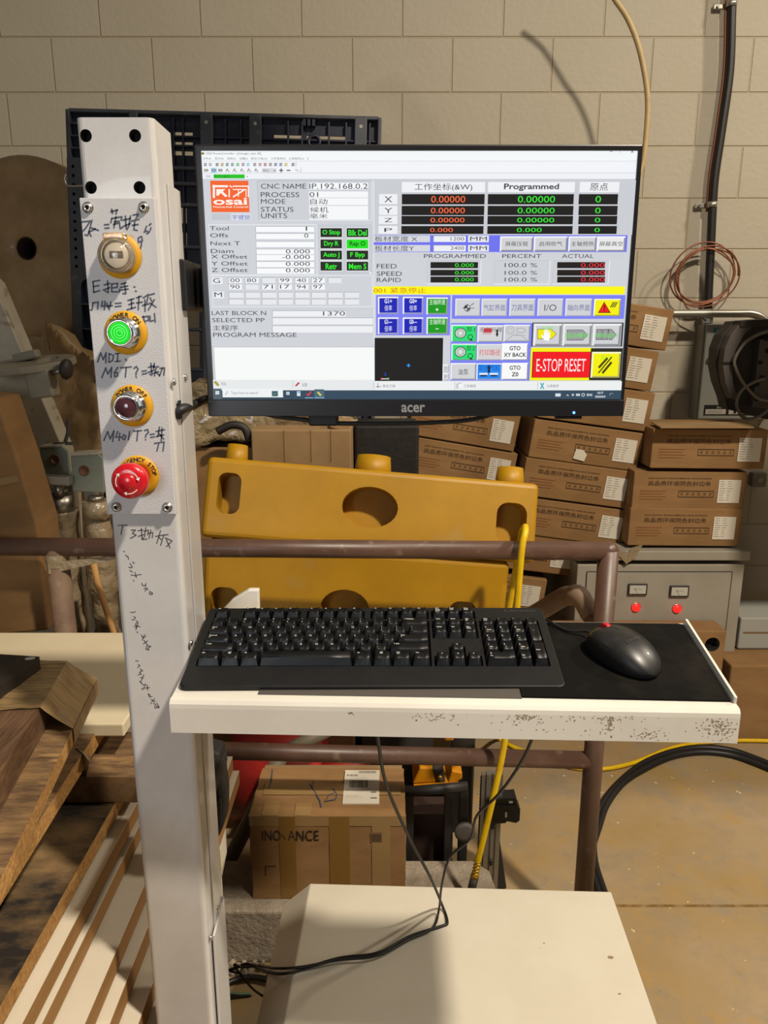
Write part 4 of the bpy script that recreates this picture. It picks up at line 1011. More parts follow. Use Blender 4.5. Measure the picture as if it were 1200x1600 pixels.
for g, u0 in enumerate((2, 6.5, 11)):
    for q in range(4): key(u0 + q, 5, 1, wrd('F%d' % (g * 4 + q + 1)), fv)
for q, t in enumerate((('Print', 'Screen', 'SysRq'), ('Scroll', 'Lock'), ('Pause', 'Break'))): key(15.25 + q, 5, 1, wrd(*t), fv)
for q, t in enumerate((('Insert',), ('Home',), ('Page', 'Up'))): key(15.25 + q, 4, 1, wrd(*t))
for q, t in enumerate((('Delete',), ('End',), ('Page', 'Down'))): key(15.25 + q, 3, 1, wrd(*t))
key(16.25, 1, 1, [('↑', .3, .55, .0026)]); key(15.25, 0, 1, [('←', .3, .6, .0018)]); key(16.25, 0, 1, [('↓', .3, .55, .0026)]); key(17.25, 0, 1, [('→', .3, .6, .0018)])
for q, t in enumerate((('Num', 'Lock'), ('/',), ('*',), ('-',))): key(18.5 + q, 4, 1, wrd(*t))
for r_, row in ((3, (('7', 'Home'), ('8', '↑'), ('9', 'PgUp'))), (2, (('4', '←'), ('5',), ('6', '→'))), (1, (('1', 'End'), ('2', '↓'), ('3', 'PgDn')))):
    for q, t in enumerate(row): key(18.5 + q, r_, 1, [(t[0], .06, .58, .0026)] + ([(t[1], .2, .22, SM)] if len(t) > 1 else []))
key(21.5, 2, 1, [('+', .3, .6, .0020)], hgt=2); key(21.5, 0, 1, wrd('', 'Enter'), hgt=2)
key(18.5, 0, 2, [('0', .04, .58, .0026), ('Ins', .04, .25, SM)]); key(20.5, 0, 1, [('.', .1, .66, .0008), ('Del', .1, .3, SM)])

# ------------------------------------------------------------------ mouse pad and mouse
def shp(x, y): return SH.uv(x, y)
b = MB()
q = [shp(815, 1090), shp(1136, 1098), shp(1060, 970), shp(852, 965)]
poly = [(q[0][0], .0078), (SW - .0055, .0062), (SW - .006, .174), (SW - .012, .1765), (.43, .1765), (.40, .12)]
b.prism(poly, SH, .0003, .0028, 'pad_cloth', .0008)
solo('mouse_pad', b, 'worn black cloth mouse pad at the far end of the white shelf', 'mouse pad')
b = MB(); b.fbox(SH, .10, .404, .006, .03, .0003, .0012, 'guard_grey', .0003)
solo('grey_mat', b, 'thin grey mat strip showing under the front edge of the keyboard', 'mat')
ms = thing('mouse', 'black mouse with a red scroll wheel on the black pad', 'mouse', SH(.55, .09, .0028))
# outline of the mouse in the shelf plane: tail at front right, nose at rear left
mo = SH(.5350, .087, .0030)
axis = math.radians(124)
MF = Frame(mo, SH.ex * math.cos(axis) + SH.ey * math.sin(axis), SH.ey * math.cos(axis) - SH.ex * math.sin(axis))
def mouse_surf(t, a, grow=0.0):
    # t 0 tail .. 1 nose, a 0..pi across
    L_ = .104; u = (t - .5) * L_
    wd = .0285 * (max(0.0, 1 - abs(2 * t - 1) ** 3.2) ** .5) * (1.0 - .06 * math.cos(math.pi * 2 * t)) + .0002
    ht = .0105 + .0215 * max(0.0, math.sin(math.pi * min(1, .12 + .80 * (1 - t) ** .9 if False else (1 - t) * .78 + .16))) ** 1.1
    ht *= (max(0.0, 1 - abs(2 * t - 1) ** 5)) ** .5
    return u, -math.cos(a) * wd, ht
b = MB(); NT, NA = 30, 24
def mgrid(b, fz, mat, a0, a1, smooth=True):
    i = b.mi(mat); g = []
    for ti in range(NT + 1):
        t = ti / NT; t = .5 - .5 * math.cos(math.pi * t); row = []
        for ai in range(NA + 1):
            a = a0 + (a1 - a0) * ai / NA
            u, v, h = mouse_surf(t, a); row.append(b.bm.verts.new(MF(u, v, fz(t, a, h))))
        g.append(row)
    for r0, r1 in zip(g, g[1:]):
        for k in range(NA):
            try: f = b.bm.faces.new([r0[k], r0[k + 1], r1[k + 1], r1[k]]); f.material_index = i if 3 < k < NA - 4 else b.mi('mouse_side'); f.smooth = smooth
            except ValueError: pass
    bmesh.ops.remove_doubles(b.bm, verts=list(b.bm.verts), dist=1e-6)
mgrid(b, lambda t, a, h: .0045 + h * (math.sin(a) ** .55 if math.sin(a) > 0 else 0) , 'mouse_black', 0, math.pi)
body = part('top_shell', b, ms)
b = MB(); i = b.mi('mouse_side'); g = []
for ti in range(NT * 2):
    th = 2 * math.pi * ti / (NT * 2)
    t = .5 + .5 * math.cos(th); s_ = math.copysign(1, math.sin(th)) if abs(math.sin(th)) > 1e-9 else 1
    u, v, h = mouse_surf(t, 0); v = abs(v) * s_ * (1 if abs(math.sin(th)) > 1e-9 else 0)
    g.append([b.bm.verts.new(MF(u * k, v * k, z)) for k, z in ((.93, 0), (.97, .003), (1.004, .0075))])
for k in range(len(g)):
    a, c = g[k], g[(k + 1) % len(g)]
    for j in range(2):
        f = b.bm.faces.new([a[j], c[j], c[j + 1], a[j + 1]]); f.material_index = i; f.smooth = True
f = b.bm.faces.new([x[0] for x in g][::-1]); f.material_index = i
part('lower_shell', b, ms)
def mtop(t): u, v, h = mouse_surf(t, math.pi / 2); return .0045 + h
b = MB(); wc = MF(.0300, 0, mtop(.79) - .0055); b.cyl(wc - MF.ey * .0035, wc + MF.ey * .0035, .0085, 'wheel_red', seg=24); part('scroll_wheel', b, ms, 'red scroll wheel')
b = MB()
prev = None
for k in range(14):
    t = .58 + .15 * k / 13; u = (t - .5) * .104; p = MF(u, 0, mtop(t) + .0002)
    if prev is not None: b.face([prev - MF.ey * .0005, prev + MF.ey * .0005, p + MF.ey * .0005, p - MF.ey * .0005], 'black_hole')
    prev = p
part('button_seam', b, ms, norm=False)
u = -.012; sl = (mtop(.45) - mtop(.35)) / .0104
LF = Frame(MF(u, 0, mtop(.39) + .0004), -MF.ey, MF.ex + MF.n * sl)
b = MB(); b.text('Lenovo', LF, -.0105, -.003, .0105, .003, .0002, 'faint_logo'); part('maker_mark', b, ms, norm=False)
b = MB(); n0 = MF(.055, 0, .010)
b.tube([n0, MF(.064, .001, .008), SH(.478, .150, .006), SH(.455, .176, .006), SH(.448, .196, -.005), SH(.45, .205, -.06)], .0018, 'cable_black', 8); part('mouse_lead', b, ms)
# ------------------------------------------------------------------ base cabinet
BZ = .38
bc = [PZ(485, 1380, BZ), PZ(955, 1393, BZ)]
bdir = (bc[1] - bc[0]).normalized(); bfw = Vector((-bdir.y, bdir.x, 0))
BF = Frame((bc[0].x, bc[0].y, 0), bdir, bfw)             # u right, v away, w up
BWD = (bc[1] - bc[0]).length; BDP = .62
base = thing('base_cabinet', 'low cream steel cabinet with a sloping edge on the floor beneath the keyboard shelf', 'cabinet', BF(BWD / 2, -BDP / 2, 0))
b = MB()
sec = Frame(BF(0, 0, 0), bdir, (0, 0, 1), -bfw)           # cross-section plane, w toward the camera
b.prism([(-.060, .02), (BWD, .02), (BWD, BZ), (0, BZ), (-.060, BZ - .055)], sec, 0, BDP, 'cabinet_white', .0025)
part('body', b, base)
for u in (-.03, BWD - .03):
    for v in (.03, BDP - .03):
        b = MB(); c = sec(u, 0, v); b.cyl((c.x, c.y, 0), (c.x, c.y, .022), .02, 'black_plastic', seg=16); part('foot', b, base)
random.seed(11); b = MB()
for x, y, r in ((954, 1496, .004), (850, 1474, .0015), (968, 1553, .002), (844, 1482, .0008)):
    P = PZ(x, y, BZ); f_ = Frame(P, (1, 0, 0), (0, 1, 0)); b.disc(f_, 0, 0, r * 1.5, .0003, 'scuff_dirt', 8, r)
part('paint_chip', b, base, norm=False)

# leads hanging from the shelf and crossing the cabinet
b = MB()
b.tube([PY(588, 1120, .965), PY(592, 1165, 1.0), PY(605, 1230, 1.06), PY(640, 1310, 1.14), PY(672, 1370, 1.2), PZ(690, 1412, BZ + .02), PZ(699, 1440, BZ + .004), PZ(690, 1447, BZ + .004), PZ(640, 1463, BZ + .004), PZ(590, 1489, BZ + .004), PZ(530, 1497, BZ + .004), PZ(470, 1515, BZ + .004), PZ(445, 1521, BZ + .004), PZ(425, 1520, BZ - .03), PY(402, 1512, 1.28), PY(385, 1506, 1.30), PY(370, 1512, 1.30), PY(358, 1516, 1.30), PY(372, 1520, 1.31)], .0028, 'cable_black', 8)
solo('keyboard_lead', b, 'black lead hanging under the left half of the shelf and bending on the cream cabinet', 'cable')
b = MB()
b.tube([PY(835, 1145, .965), PY(815, 1190, 1.0), PY(780, 1240, 1.05), PY(745, 1275, 1.09), PY(735, 1310, 1.12), PY(703, 1340, 1.15), PY(690, 1385, 1.2), PZ(686, 1420, BZ + .02), PZ(676, 1450, BZ + .006), PZ(640, 1467, BZ + .008), PZ(590, 1493, BZ + .010), PZ(530, 1500, BZ + .009), PZ(470, 1511, BZ + .009), PZ(430, 1513, BZ - .01), PY(404, 1509, 1.28), PY(380, 1511, 1.29), PY(366, 1507, 1.29), PY(376, 1523, 1.30), PY(395, 1545, 1.27), PY(410, 1556, 1.24)], .0024, 'cable_black', 8)
solo('mouse_cable', b, 'thin black lead falling from the middle of the shelf in front of the yellow hose', 'cable')

# floor leads between the column and the cabinet
b = MB(); b.tube([PZ(340, 1545, .012), PZ(365, 1532, .012), PZ(395, 1527, .012), PZ(425, 1533, .012), PZ(470, 1550, .012)], .007, 'cable_black', 10); solo('floor_cable', b, 'thick black cable arched on the floor between the column and the cabinet', 'cable')
b = MB(); b.tube([PZ(345, 1548, .006), PZ(365, 1552, .006), PZ(380, 1553, .006), PZ(394, 1553, .006)], .004, 'wire_green', 8); solo('green_wire', b, 'short pale green wire end on the floor behind the column', 'wire')
b = MB(); b.tube([PZ(345, 1562, .005), PZ(368, 1558, .005), PZ(392, 1555, .005)], .0025, 'cable_black', 8); solo('thin_wire', b, 'thin dark wire lying below the green wire end', 'wire')

# ------------------------------------------------------------------ concrete footing
b = MB(); random.seed(5)
sx0, sx1, sy0, sy1, sz = -.75, .29, 1.572, 1.758, .152
fl = Frame((0, 0, 0), (1, 0, 0), (0, 1, 0))
poly = [(sx0, sy0), (sx1 - .05, sy0), (sx1 - .015, sy0 + .02), (sx1, sy0 + .06), (sx1 - .01, sy1 - .04), (sx1 - .05, sy1), (sx0, sy1)]
b.prism(poly, fl, 0, sz, 'concrete', .006)
solo('concrete_footing', b, 'low rough concrete footing carrying the worn brown box', 'concrete block')
b = MB()
for k in range(46):
    x = random.uniform(-.42, -.18); y = random.uniform(1.535, 1.57); r = random.uniform(.005, .012)
    bb = bmesh.new(); bmesh.ops.create_icosphere(bb, subdivisions=1, radius=r)
    for v in bb.verts: v.co *= random.uniform(.75, 1.2)
    b.merge(bb, Matrix.Translation((x, y, r * .6)), 'concrete')
solo('concrete_rubble', b, 'crumbs of pale concrete along the foot of the footing', 'rubble', kind='stuff')

# ------------------------------------------------------------------ pipe guard rail
gr = thing('guard_rail', 'dark brown painted pipe guard rail standing across the picture behind the shelf', 'railing', (-.1, 1.67, 0))
tr0, tr1 = PY(-90, 852, 1.70), PY(951, 861, 1.65); RR = .0215
pz = tr1.z
b = MB(); b.cyl((-1.25, 1.70, tr0.z), (tr1.x + .0, 1.65, pz), RR, 'rail_paint', seg=28)
bb = bmesh.new(); bmesh.ops.create_uvsphere(bb, u_segments=20, v_segments=12, radius=RR * 1.05); b.merge(bb, Matrix.Translation((tr1.x, 1.65, pz)), 'rail_paint', True)
part('top_rail', b, gr)
mz = PY(880, 1188, 1.65).z
b = MB(); b.cyl((-1.25, 1.70, mz + .02), (tr1.x, 1.65, mz), RR, 'rail_paint', seg=28); part('middle_rail', b, gr)
b = MB(); b.cyl((tr1.x, 1.65, 0), (tr1.x, 1.65, pz + .004), .0235, 'rail_paint', seg=28); b.cyl((tr1.x, 1.65, 0), (tr1.x, 1.65, .008), .055, 'rail_paint', seg=28); part('post', b, gr)
lp = PY(93, 900, 1.69)
b = MB(); b.cyl((lp.x, 1.69, 0), (lp.x, 1.69, pz - .005), .0255, 'rail_dusty', seg=28); b.cyl((lp.x, 1.69, 0), (lp.x, 1.69, .008), .06, 'rail_dusty', seg=28); pst = part('post', b, gr)
# bent return pipe and the bearer hidden behind the keyboard
P0 = PY(905, 930, 1.70); P1 = PY(880, 933, 1.74); P2 = PY(830, 962, 1.80)
b = MB(); b.tube([(P0.x + .03, 1.70, P0.z - .05), (P0.x, 1.70, P0.z), P0 + (P1 - P0) * .5, P1, P2, (.25, 1.83, P2.z - .08), (.1, 1.84, .755), (-.5, 1.84, .755), (lp.x, 1.72, .755)], .0235, 'rail_dusty', 16, sub=5)
b.cyl((P0.x + .03, 1.70, P0.z - .05), (tr1.x, 1.65, P0.z - .07), .0225, 'rail_dusty', seg=16)
b.box((-.1, 1.86, .740), (1.0, .10, .012), 'rail_dusty')
part('return_pipe', b, gr, 'dusty bent brown pipe')
b = MB()
w0 = PY(93, 880, 1.66); 
for k in range(3): b.lathe([(.0262, -.012), (.0268 + k * .0004, -.006), (.0268, .008), (.0262, .012)], Frame((lp.x, 1.69, w0.z + .003 * (k - 1)), (1, 0, 0), (0, 1, 0)), 'film_pale', 24)
e0 = PY(75, 880, 1.665); e1 = PY(182, 868, 1.68); e2 = PY(182, 873, 1.68); e3 = PY(76, 897, 1.665)
b.face([e0, e1, e2, e3], 'film_pale'); b.face([e0 + Vector((0, .004, 0)), e3 + Vector((0, .004, 0)), e2 + Vector((0, .004, 0)), e1 + Vector((0, .004, 0))], 'film_pale')
solo('stretch_wrap', b, 'band of dusty stretch film tied round the rail post beside the column', 'wrap')

# ------------------------------------------------------------------ yellow plastic decks
def deck(name, label, TL, TR, BL, Wd, Ht, Th, pockets):
    ex = (TR - TL).normalized(); ez = (TL - BL); ez = (ez - ex * ez.dot(ex)).normalized()
    fr = Frame(BL, ex, ez)                       # n points toward the camera
    t = thing(name, label, 'plastic deck', fr(Wd / 2, 0, -Th / 2), 'yellow plastic decks behind the rail')
    b = MB(); b.fbox(fr, 0, Wd, 0, Ht, -Th, 0, 'yellow_plastic', .014, 3)
    for u, v, rx, ry in pockets:
        c = MB()
        if rx > .055:
            n = 28; poly = [(u + rx * math.cos(2 * math.pi * k / n), v + ry * math.sin(2 * math.pi * k / n)) for k in range(n)]
        else: poly = rrect(u - rx, v - ry, u + rx, v + ry, rx * .75, 5)
        c.prism(poly, fr, -Th * .72, .05, 'yellow_plastic'); b.cut(c)
    for f in b.bm.faces: f.smooth = False
    part('body', b, t)
    for k, (u, v, rx, ry) in enumerate(pockets):
        b = MB(); b.cyl(fr(u, Ht - .02, -Th * .62), fr(u, Ht + .042, -Th * .62), min(rx * 1.05, .050), 'yellow_plastic', r1=min(rx * .88, .043), seg=28)
        part('leg', b, t)
    return t
TL = PY(308, 712, 1.86); TR = PY(838, 756, 1.86); BL = PY(312, 838, 1.80)
Wd = (TR - TL).length * .98; Ht = (TL - BL).length
s_ = Wd / 530.0
deck('yellow_deck', 'upper yellow plastic deck with pockets leaning behind the brown rail', TL, TR, BL, Wd, Ht, .105,
     [((345 - 308) * s_ + .003, Ht * .56, .029, Ht * .255), ((571 - 308) * s_, Ht * .53, .070, Ht * .255), ((797 - 308) * s_, Ht * .47, .038, Ht * .26)])
TL2 = PY(308, 846, 1.815); TR2 = PY(786, 879, 1.815)
BL2 = Vector((TL2.x - .0, 1.795, .775)); ex_ = (TR2 - TL2).normalized()
W2 = (TR2 - TL2).length
deck('yellow_deck', 'lower yellow plastic deck partly hidden by the keyboard', TL2, TR2, BL2, W2, (TL2 - BL2).length, .10,
     [(.055, (TL2 - BL2).length * .38, .035, .045), (.36, (TL2 - BL2).length * .42, .062, .05), (.66, (TL2 - BL2).length * .40, .035, .045)])

# ------------------------------------------------------------------ yellow hose over the rail, its fitting, floor cords
b = MB()
b.tube([PY(742, 1368, 1.60), PY(748, 1340, 1.60), PY(772, 1240, 1.60), PY(790, 1150, 1.60), PY(800, 1050, 1.60), PY(808, 945, 1.605), PY(815, 860, 1.612), PY(820, 835, 1.622), (PY(821, 826, 1.64)), PY(820, 824, 1.665), PY(815, 835, 1.690), PY(806, 890, 1.70), PY(795, 950, 1.71), PY(778, 1040, 1.75), PY(765, 1120, 1.86), PZ(775, 1150, .05), PZ(800, 1166, .012), PZ(830, 1177, .010), PZ(880, 1196, .010), PZ(935, 1202, .010), PZ(990, 1192, .010), PZ(1040, 1172, .010), PZ(1085, 1162, .010), PZ(1160, 1157, .010), PZ(1260, 1160, .010)], .0078, 'hose_yellow', 12)
hs = thing('air_hose', 'yellow air hose looped over the brown rail and run out over the floor', 'hose', PY(742, 1385, 1.60))
part('hose', b, hs)
b = MB(); a = PY(742, 1368, 1.60); c = PY(747, 1345, 1.60); b.tube([a + (c - a) * (k / 40) + Vector((math.cos(k * 1.4), math.sin(k * 1.4), 0)) * .0088 for k in range(41)], .0016, 'brass', 6, spline=False)
b.cyl(PY(741.5, 1372, 1.60), PY(742, 1366, 1.60), .011, 'brass', seg=6); part('strain_spring', b, hs)
b = MB(); b.cyl(PY(736, 1392, 1.60), PY(741.5, 1371, 1.60), .0105, 'stabilizer_dark', seg=16); part('coupling', b, hs)
for nm, dy, lab in (('power_cable', 0, 'outer thick black cable curving over the floor past the rail post'), ('power_cable', 1, 'inner thick black cable curving over the floor past the rail post')):
    o = dy * 7
    b = MB(); b.tube([PZ(975 - o * 1.6, 1480, .012), PZ(942 - o * 1.2, 1390, .012), PZ(928 - o * .8, 1340, .012), PZ(929 + o, 1290, .012), PZ(942 + o, 1255, .012), PZ(968 + o, 1222, .012), PZ(1005 + o * .6, 1193 + o, .012), PZ(1050, 1175 + o, .012), PZ(1095, 1168 + o, .012), PZ(1140, 1172 + o, .012), PZ(1180, 1185 + o, .012), PZ(1230, 1206 + o, .012)], .0115, 'cable_black', 10)
    solo(nm, b, lab, 'cable')

# ------------------------------------------------------------------ worn parcel on the footing
bx = thing('cardboard_box', 'worn brown parcel box with shipping label and printed maker name under the rail', 'box', PY(510, 1340, 1.70) * 1)
fY = 1.615
tl, tr_, bl_ = PY(389, 1275, fY), PY(634, 1278, fY), None
z0, z1 = .153, tl.z
PX0, PX1 = tl.x, tr_.x
PB = Frame((PX0, fY, z0), (1, 0, 0), (0, 0, 1)); PWD = PX1 - PX0; PHT = z1 - z0; PDP = .205
bx.location = (PX0 + PWD / 2, fY + PDP / 2, z0)
b = MB(); bb = bmesh.new(); bmesh.ops.create_cube(bb, size=1)
for v in bb.verts: v.co = Vector((0 if v.co.x < 0 else PWD, 0 if v.co.y < 0 else PHT, -PDP if v.co.z < 0 else 0))
bmesh.ops.subdivide_edges(bb, edges=list(bb.edges), cuts=7, use_grid_fill=True)
random.seed(2)
for v in bb.verts:
    on = sum((abs(v.co.x) < 1e-6 or abs(v.co.x - PWD) < 1e-6, abs(v.co.y) < 1e-6 or abs(v.co.y - PHT) < 1e-6, abs(v.co.z) < 1e-6 or abs(v.co.z + PDP) < 1e-6))
    if v.co.y < 1e-6: continue
    j = .0022 if on > 1 else .0030
    v.co += Vector((random.uniform(-j, j) * (1 if on < 2 else .8), random.uniform(-j, 0) * .7, random.uniform(-.002, 0)))
for f in bb.faces: f.smooth = False
b.merge(bb, PB.mat(), 'card'); part('body', b, bx)
b = MB()   # tapes, front and top
for u0, u1, v0, v1, m_ in ((.072, .112, 0, PHT, 'card_tape_dark'), (.195, .245, 0, PHT, 'card_tape_dark'), (.30, .345, .0, PHT, 'card_tape'), (0, PWD, PHT - .03, PHT, 'card_tape')):
    b.fbox(PB, u0, u1, v0 + .002, v1 - (.002 if u0 > 0 else 0), -.002, .0009 if u0 > 0 else .0006, m_)
PTp = Frame((PX0, fY, z1), (1, 0, 0), (0, 1, 0))
for u0, u1, v0, v1, m_ in ((.03, .07, .0, .06, 'card_tape'), (.11, .15, 0, .05, 'card_tape'), (.02, PWD - .01, .085, .135, 'card_tape')):
    b.fbox(PTp, u0, u1, v0, v1, .0002, .0016, m_)
part('packing_tape', b, bx)
b = MB()
def pbx(x, y): P = PY(x, y, fY) - PB.o; return P.dot(PB.ex), P.dot(PB.ey)
u0, v0 = pbx(410, 1313); u1, v1 = pbx(498, 1297)
b.text('INO', PB, u0, v0, u0 + (u1 - u0) * .33, v1, .0013, 'ink_black'); b.text('ANCE', PB, u0 + (u1 - u0) * .45, v0, u1, v1, .0013, 'ink_black')
b.stroke(PB, [(u0 + (u1 - u0) * .355, (v0 + v1) / 2 + .003), (u0 + (u1 - u0) * .40, v0 + .004)], .0025, .0013, 'ink_black')
q = pbx(579, 1316); q2 = pbx(597, 1300); b.rect(PB, q[0], q[1], q2[0], q2[1], .0012, 'card_edge')
for k in range(5): b.rect(PB, q[0] + .002, q[1] + .003 + k * .0045, q2[0] - .002, q[1] + .0055 + k * .0045, .0014, 'ink_black')
b.stroke(PB, [pbx(415, 1368), pbx(415, 1353), pbx(431, 1353)], .002, .0013, 'ink_black')
part('printed_lettering', b, bx, norm=False)
def ptop(x, y): P = PZ(x, y, z1) - PTp.o; return P.x, P.y
b = MB()
for st in ([(426, 1203), (424, 1222), (420, 1232)], [(484, 1226), (492, 1238), (500, 1252), (502, 1262)], [(490, 1222), (487, 1232)], [(520, 1233), (527, 1243), (524, 1250), (508, 1253), (514, 1243), (522, 1240)]):
    b.stroke(PTp, [ptop(*p) for p in st], .003, .0022, 'marker_ink')
part('scrawled_lettering', b, bx, norm=False)
b = MB(); q0 = ptop(535, 1257); q1 = ptop(600, 1205)
b.fbox(PTp, q0[0], q1[0] - .012, q0[1], q1[1], .0002, .0034, 'paper')
LW, LH = q1[0] - .012 - q0[0], q1[1] - q0[1]; LFr = Frame(PTp(q0[0], q0[1], .0034), (1, 0, 0), (0, 1, 0))
random.seed(9); x = .014
while x < LW - .03:
    wd = random.choice((.0006, .0010, .0016)); b.rect(LFr, x, LH * .45, x + wd, LH * .68, .0002, 'paper_ink_dark'); x += wd + random.choice((.0007, .0011))
x = LW * .4
while x < LW - .008:
    wd = random.choice((.0005, .0009)); b.rect(LFr, x, LH * .9, x + wd, LH * .97, .0002, 'paper_ink_dark'); x += wd + .0008
b.text('UPS GROUND', LFr, .004, LH * .80, .035, LH * .86, .0002, 'paper_ink_dark', True)
for v, a, e in ((.74, .004, .06), (.40, .004, LW - .004), (.36, .004, .05), (.22, .006, .04), (.18, .006, .05)): b.rect(LFr, a, LH * v, e, LH * v + .0008, .0002, 'paper_ink')
b.rect(LFr, LW - .022, LH * .3, LW - .008, LH * .34, .0002, 'paper_ink'); b.rect(LFr, LW - .022, LH * .13, LW - .006, LH * .17, .0002, 'paper_ink')
part('shipping_label', b, bx, norm=False)
b = MB(); b.fbox(PTp, .004, PWD - .004, PDP - .004, PDP + .03, -.012, -.009, 'card_light'); part('flap', b, bx)
# ------------------------------------------------------------------ cartons of edge banding
CW, CH, CD = .425, .150, .30
def carton_proto():
    t = thing('carton', 'x', 'carton', (0, 0, 0), 'brown printed cartons')
    fr = Frame((-CW / 2, -CD / 2, 0), (1, 0, 0), (0, 0, 1))
    b = MB(); b.box((0, 0, CH / 2), (CW - .002, CD, CH - .003), 'card', .004)
    b.fbox(fr, .001, CW - .001, CH * .46, CH * .54, -CD + .004, -CD - .0012, 'card_tape'); body = part('body', b, t, local=True)
    b = MB()
    b.text('高品质环保同色封边条', fr, .055, CH * .63, .292, CH * .75, .0022, 'card_ink')
    b.text('HIGH QUALITY ENVIRONMENTAL EDGE BANDING', fr, .055, CH * .80, .292, CH * .835, .0022, 'card_ink', True)
    for k, ch in enumerate('TOPIUX'):
        pass
    b.rect(fr, .172, CH * .34, .305, CH * .355, .0022, 'card_ink'); b.rect(fr, .172, CH * .49, .305, CH * .505, .0022, 'card_ink'); b.rect(fr, .172, CH * .34, .1735, CH * .5, .0022, 'card_ink'); b.rect(fr, .3035, CH * .34, .305, CH * .5, .0022, 'card_ink')
    for k in range(6):
        u = .179 + k * .0215; b.ring(fr, u + .006, CH * .425, .0028, .0044, .0022, 'card_ink', 0, 360, 10)
    for k in range(4): b.rect(fr, .028, CH * (.28 + .07 * k), .115 + .012 * (k % 2), CH * (.292 + .07 * k), .0022, 'card_red_ink')
    part('printed_lettering', b, t, local=True, norm=False)
    b = MB(); lx0, lx1, ly0, ly1 = CW - .105, CW - .022, CH * .20, CH * .79
    b.fbox(fr, lx0, lx1, ly0, ly1, .0018, .0026, 'paper')
    random.seed(4)
    for k in range(9):
        y = ly1 - .007 - k * .0088
        for u in (lx0 + .005, lx0 + .032):
            wd = random.uniform(.014, .024)
            if k > 4 and u > lx0 + .02: wd = .012
            b.rect(fr, u, y - .0011, u + wd, y + .0009, .0028, 'paper_ink')
    part('label', b, t, local=True, norm=False)
    return t
proto_c = carton_proto(); used_c = [False]
def copy_thing(root):
    r = root.copy(); COL.objects.link(r)
    for ch in list(root.children):
        c = ch.copy(); COL.objects.link(c); c.parent = r
    return r
def carton(px, py, F, roll, label, yaw=0, group=None, zfloor=None):
    """px,py = the front top right corner in the picture, F its distance along the floor, roll = lean clockwise"""
    r = proto_c if not used_c[0] else copy_thing(proto_c); used_c[0] = True
    Rm = (Matrix.Rotation(math.radians(yaw), 4, 'Z') @ Matrix.Rotation(math.radians(roll), 4, 'Y'))
    corner = Rm @ Vector((CW / 2, -CD / 2, CH))
    P = PY(px, py, F)
    r.location = P - corner; r.rotation_euler = Rm.to_euler()
    r['label'] = label
    if group: r['group'] = group
    return r
def stack(corners, F, roll, labels, group, yaw=0):
    """first corner from the picture, the others set one carton height apart so each rests on the next"""
    px, py = corners
    top = PY(px, py, F); up = Matrix.Rotation(math.radians(roll), 3, 'Y') @ Vector((0, 0, 1))
    return top, up
LEAN = 'cartons in the leaning stack beside the grey disconnect box'
sid = (('topmost carton of the leaning stack, its white label showing right of the monitor', (1055, 484), 8.5),
       ('second carton from the top of the leaning stack, label cut by the monitor edge', (1031, 549), 8.0),
       ('third carton from the top of the leaning stack, level with the lower monitor corner', (1025, 614), 7.7),
       ('fourth carton from the top of the leaning stack, torn paper scrap on its lower edge', (1008, 677), 7.7),
       ('fifth carton from the top of the leaning stack, just right of the upper yellow deck', (993, 737), 7.7),
       ('sixth carton of the leaning stack, its lower edge just above the brown rail', (985, 798), 7.7))
for k, (lab, c, rl) in enumerate(sid):
    r = carton(c[0], c[1], 2.85 + .004 * (k % 2), rl, lab, group=LEAN)
# scrap of paper on the fourth
P = PY(906, 711, 2.848); fr = Frame(P, (1, 0, -.13), (0, 0, 1))
b = MB(); b.prism([(-.024, -.016), (.02, -.022), (.026, .004), (.012, .02), (-.018, .022)], fr, 0, .001, 'paper'); solo('paper_scrap', b, 'torn scrap of white paper on a leaning brown carton', 'paper scrap')
MID = 'cartons in the stack behind the yellow decks'
carton(815, 648, 2.95, 9.5, 'carton directly below the monitor maker mark, behind the yellow decks', group=MID)
carton(810, 709, 2.95, 9.5, 'carton behind the right end of the upper yellow deck top edge', group=MID)
carton(801, 770, 2.95, 9.5, 'carton hidden by the upper yellow deck in the tilted stack behind it', group=MID)
LOWC = 'cartons low behind the brown rail'
carton(908, 845, 2.86, 7.0, 'carton seen just under the right part of the brown top rail', group=LOWC)
carton(856, 906, 2.86, 7.0, 'dim lower carton showing between the yellow hose and the rail post', group=LOWC)
carton(849, 968, 2.86, 7.0, 'lowest dim carton behind the bent brown pipe', group=LOWC)
# heap base that carries the two leaning stacks (pallet and cartons below the picture's gap)
b = MB()
for x in (-.22, .22, .65): b.box((x, 3.02, .05), (.09, .5, .10), 'stick_wood')
for y in (2.82, 2.95, 3.08, 3.22): b.box((.215, y, .108), (.95, .09, .016), 'stick_wood')
solo('wooden_pallet', b, 'wooden pallet under the leaning brown cartons', 'pallet')
RGT = 'cartons stacked on the stabilizer cabinet'
carton(1202, 671, 2.76, .6, 'upper carton of the straight stack below the grey disconnect box', group=RGT)
carton(1169, 737, 2.775, .5, 'middle carton of the straight stack on the grey cabinet with meters', group=RGT)
carton(1161, 795, 2.77, .6, 'bottom carton of the straight stack, resting on the grey cabinet with meters', group=RGT)
fl_ = PY(1105, 661, 2.90)
b = MB(); a = PY(1018, 656, 2.80); c = PY(1180, 660, 2.80)
b.prism([(a.x, 2.70), (a.x + .02, 2.86), (c.x, 2.86), (c.x - .05, 2.70)], Frame((0, 0, PY(1100, 667, 2.77).z + .004), (1, 0, 0), (0, 1, 0)), 0, .004, 'card_light')
solo('carton_flap', b, 'loose pale cardboard sheet lying on the straight carton stack', 'cardboard sheet')
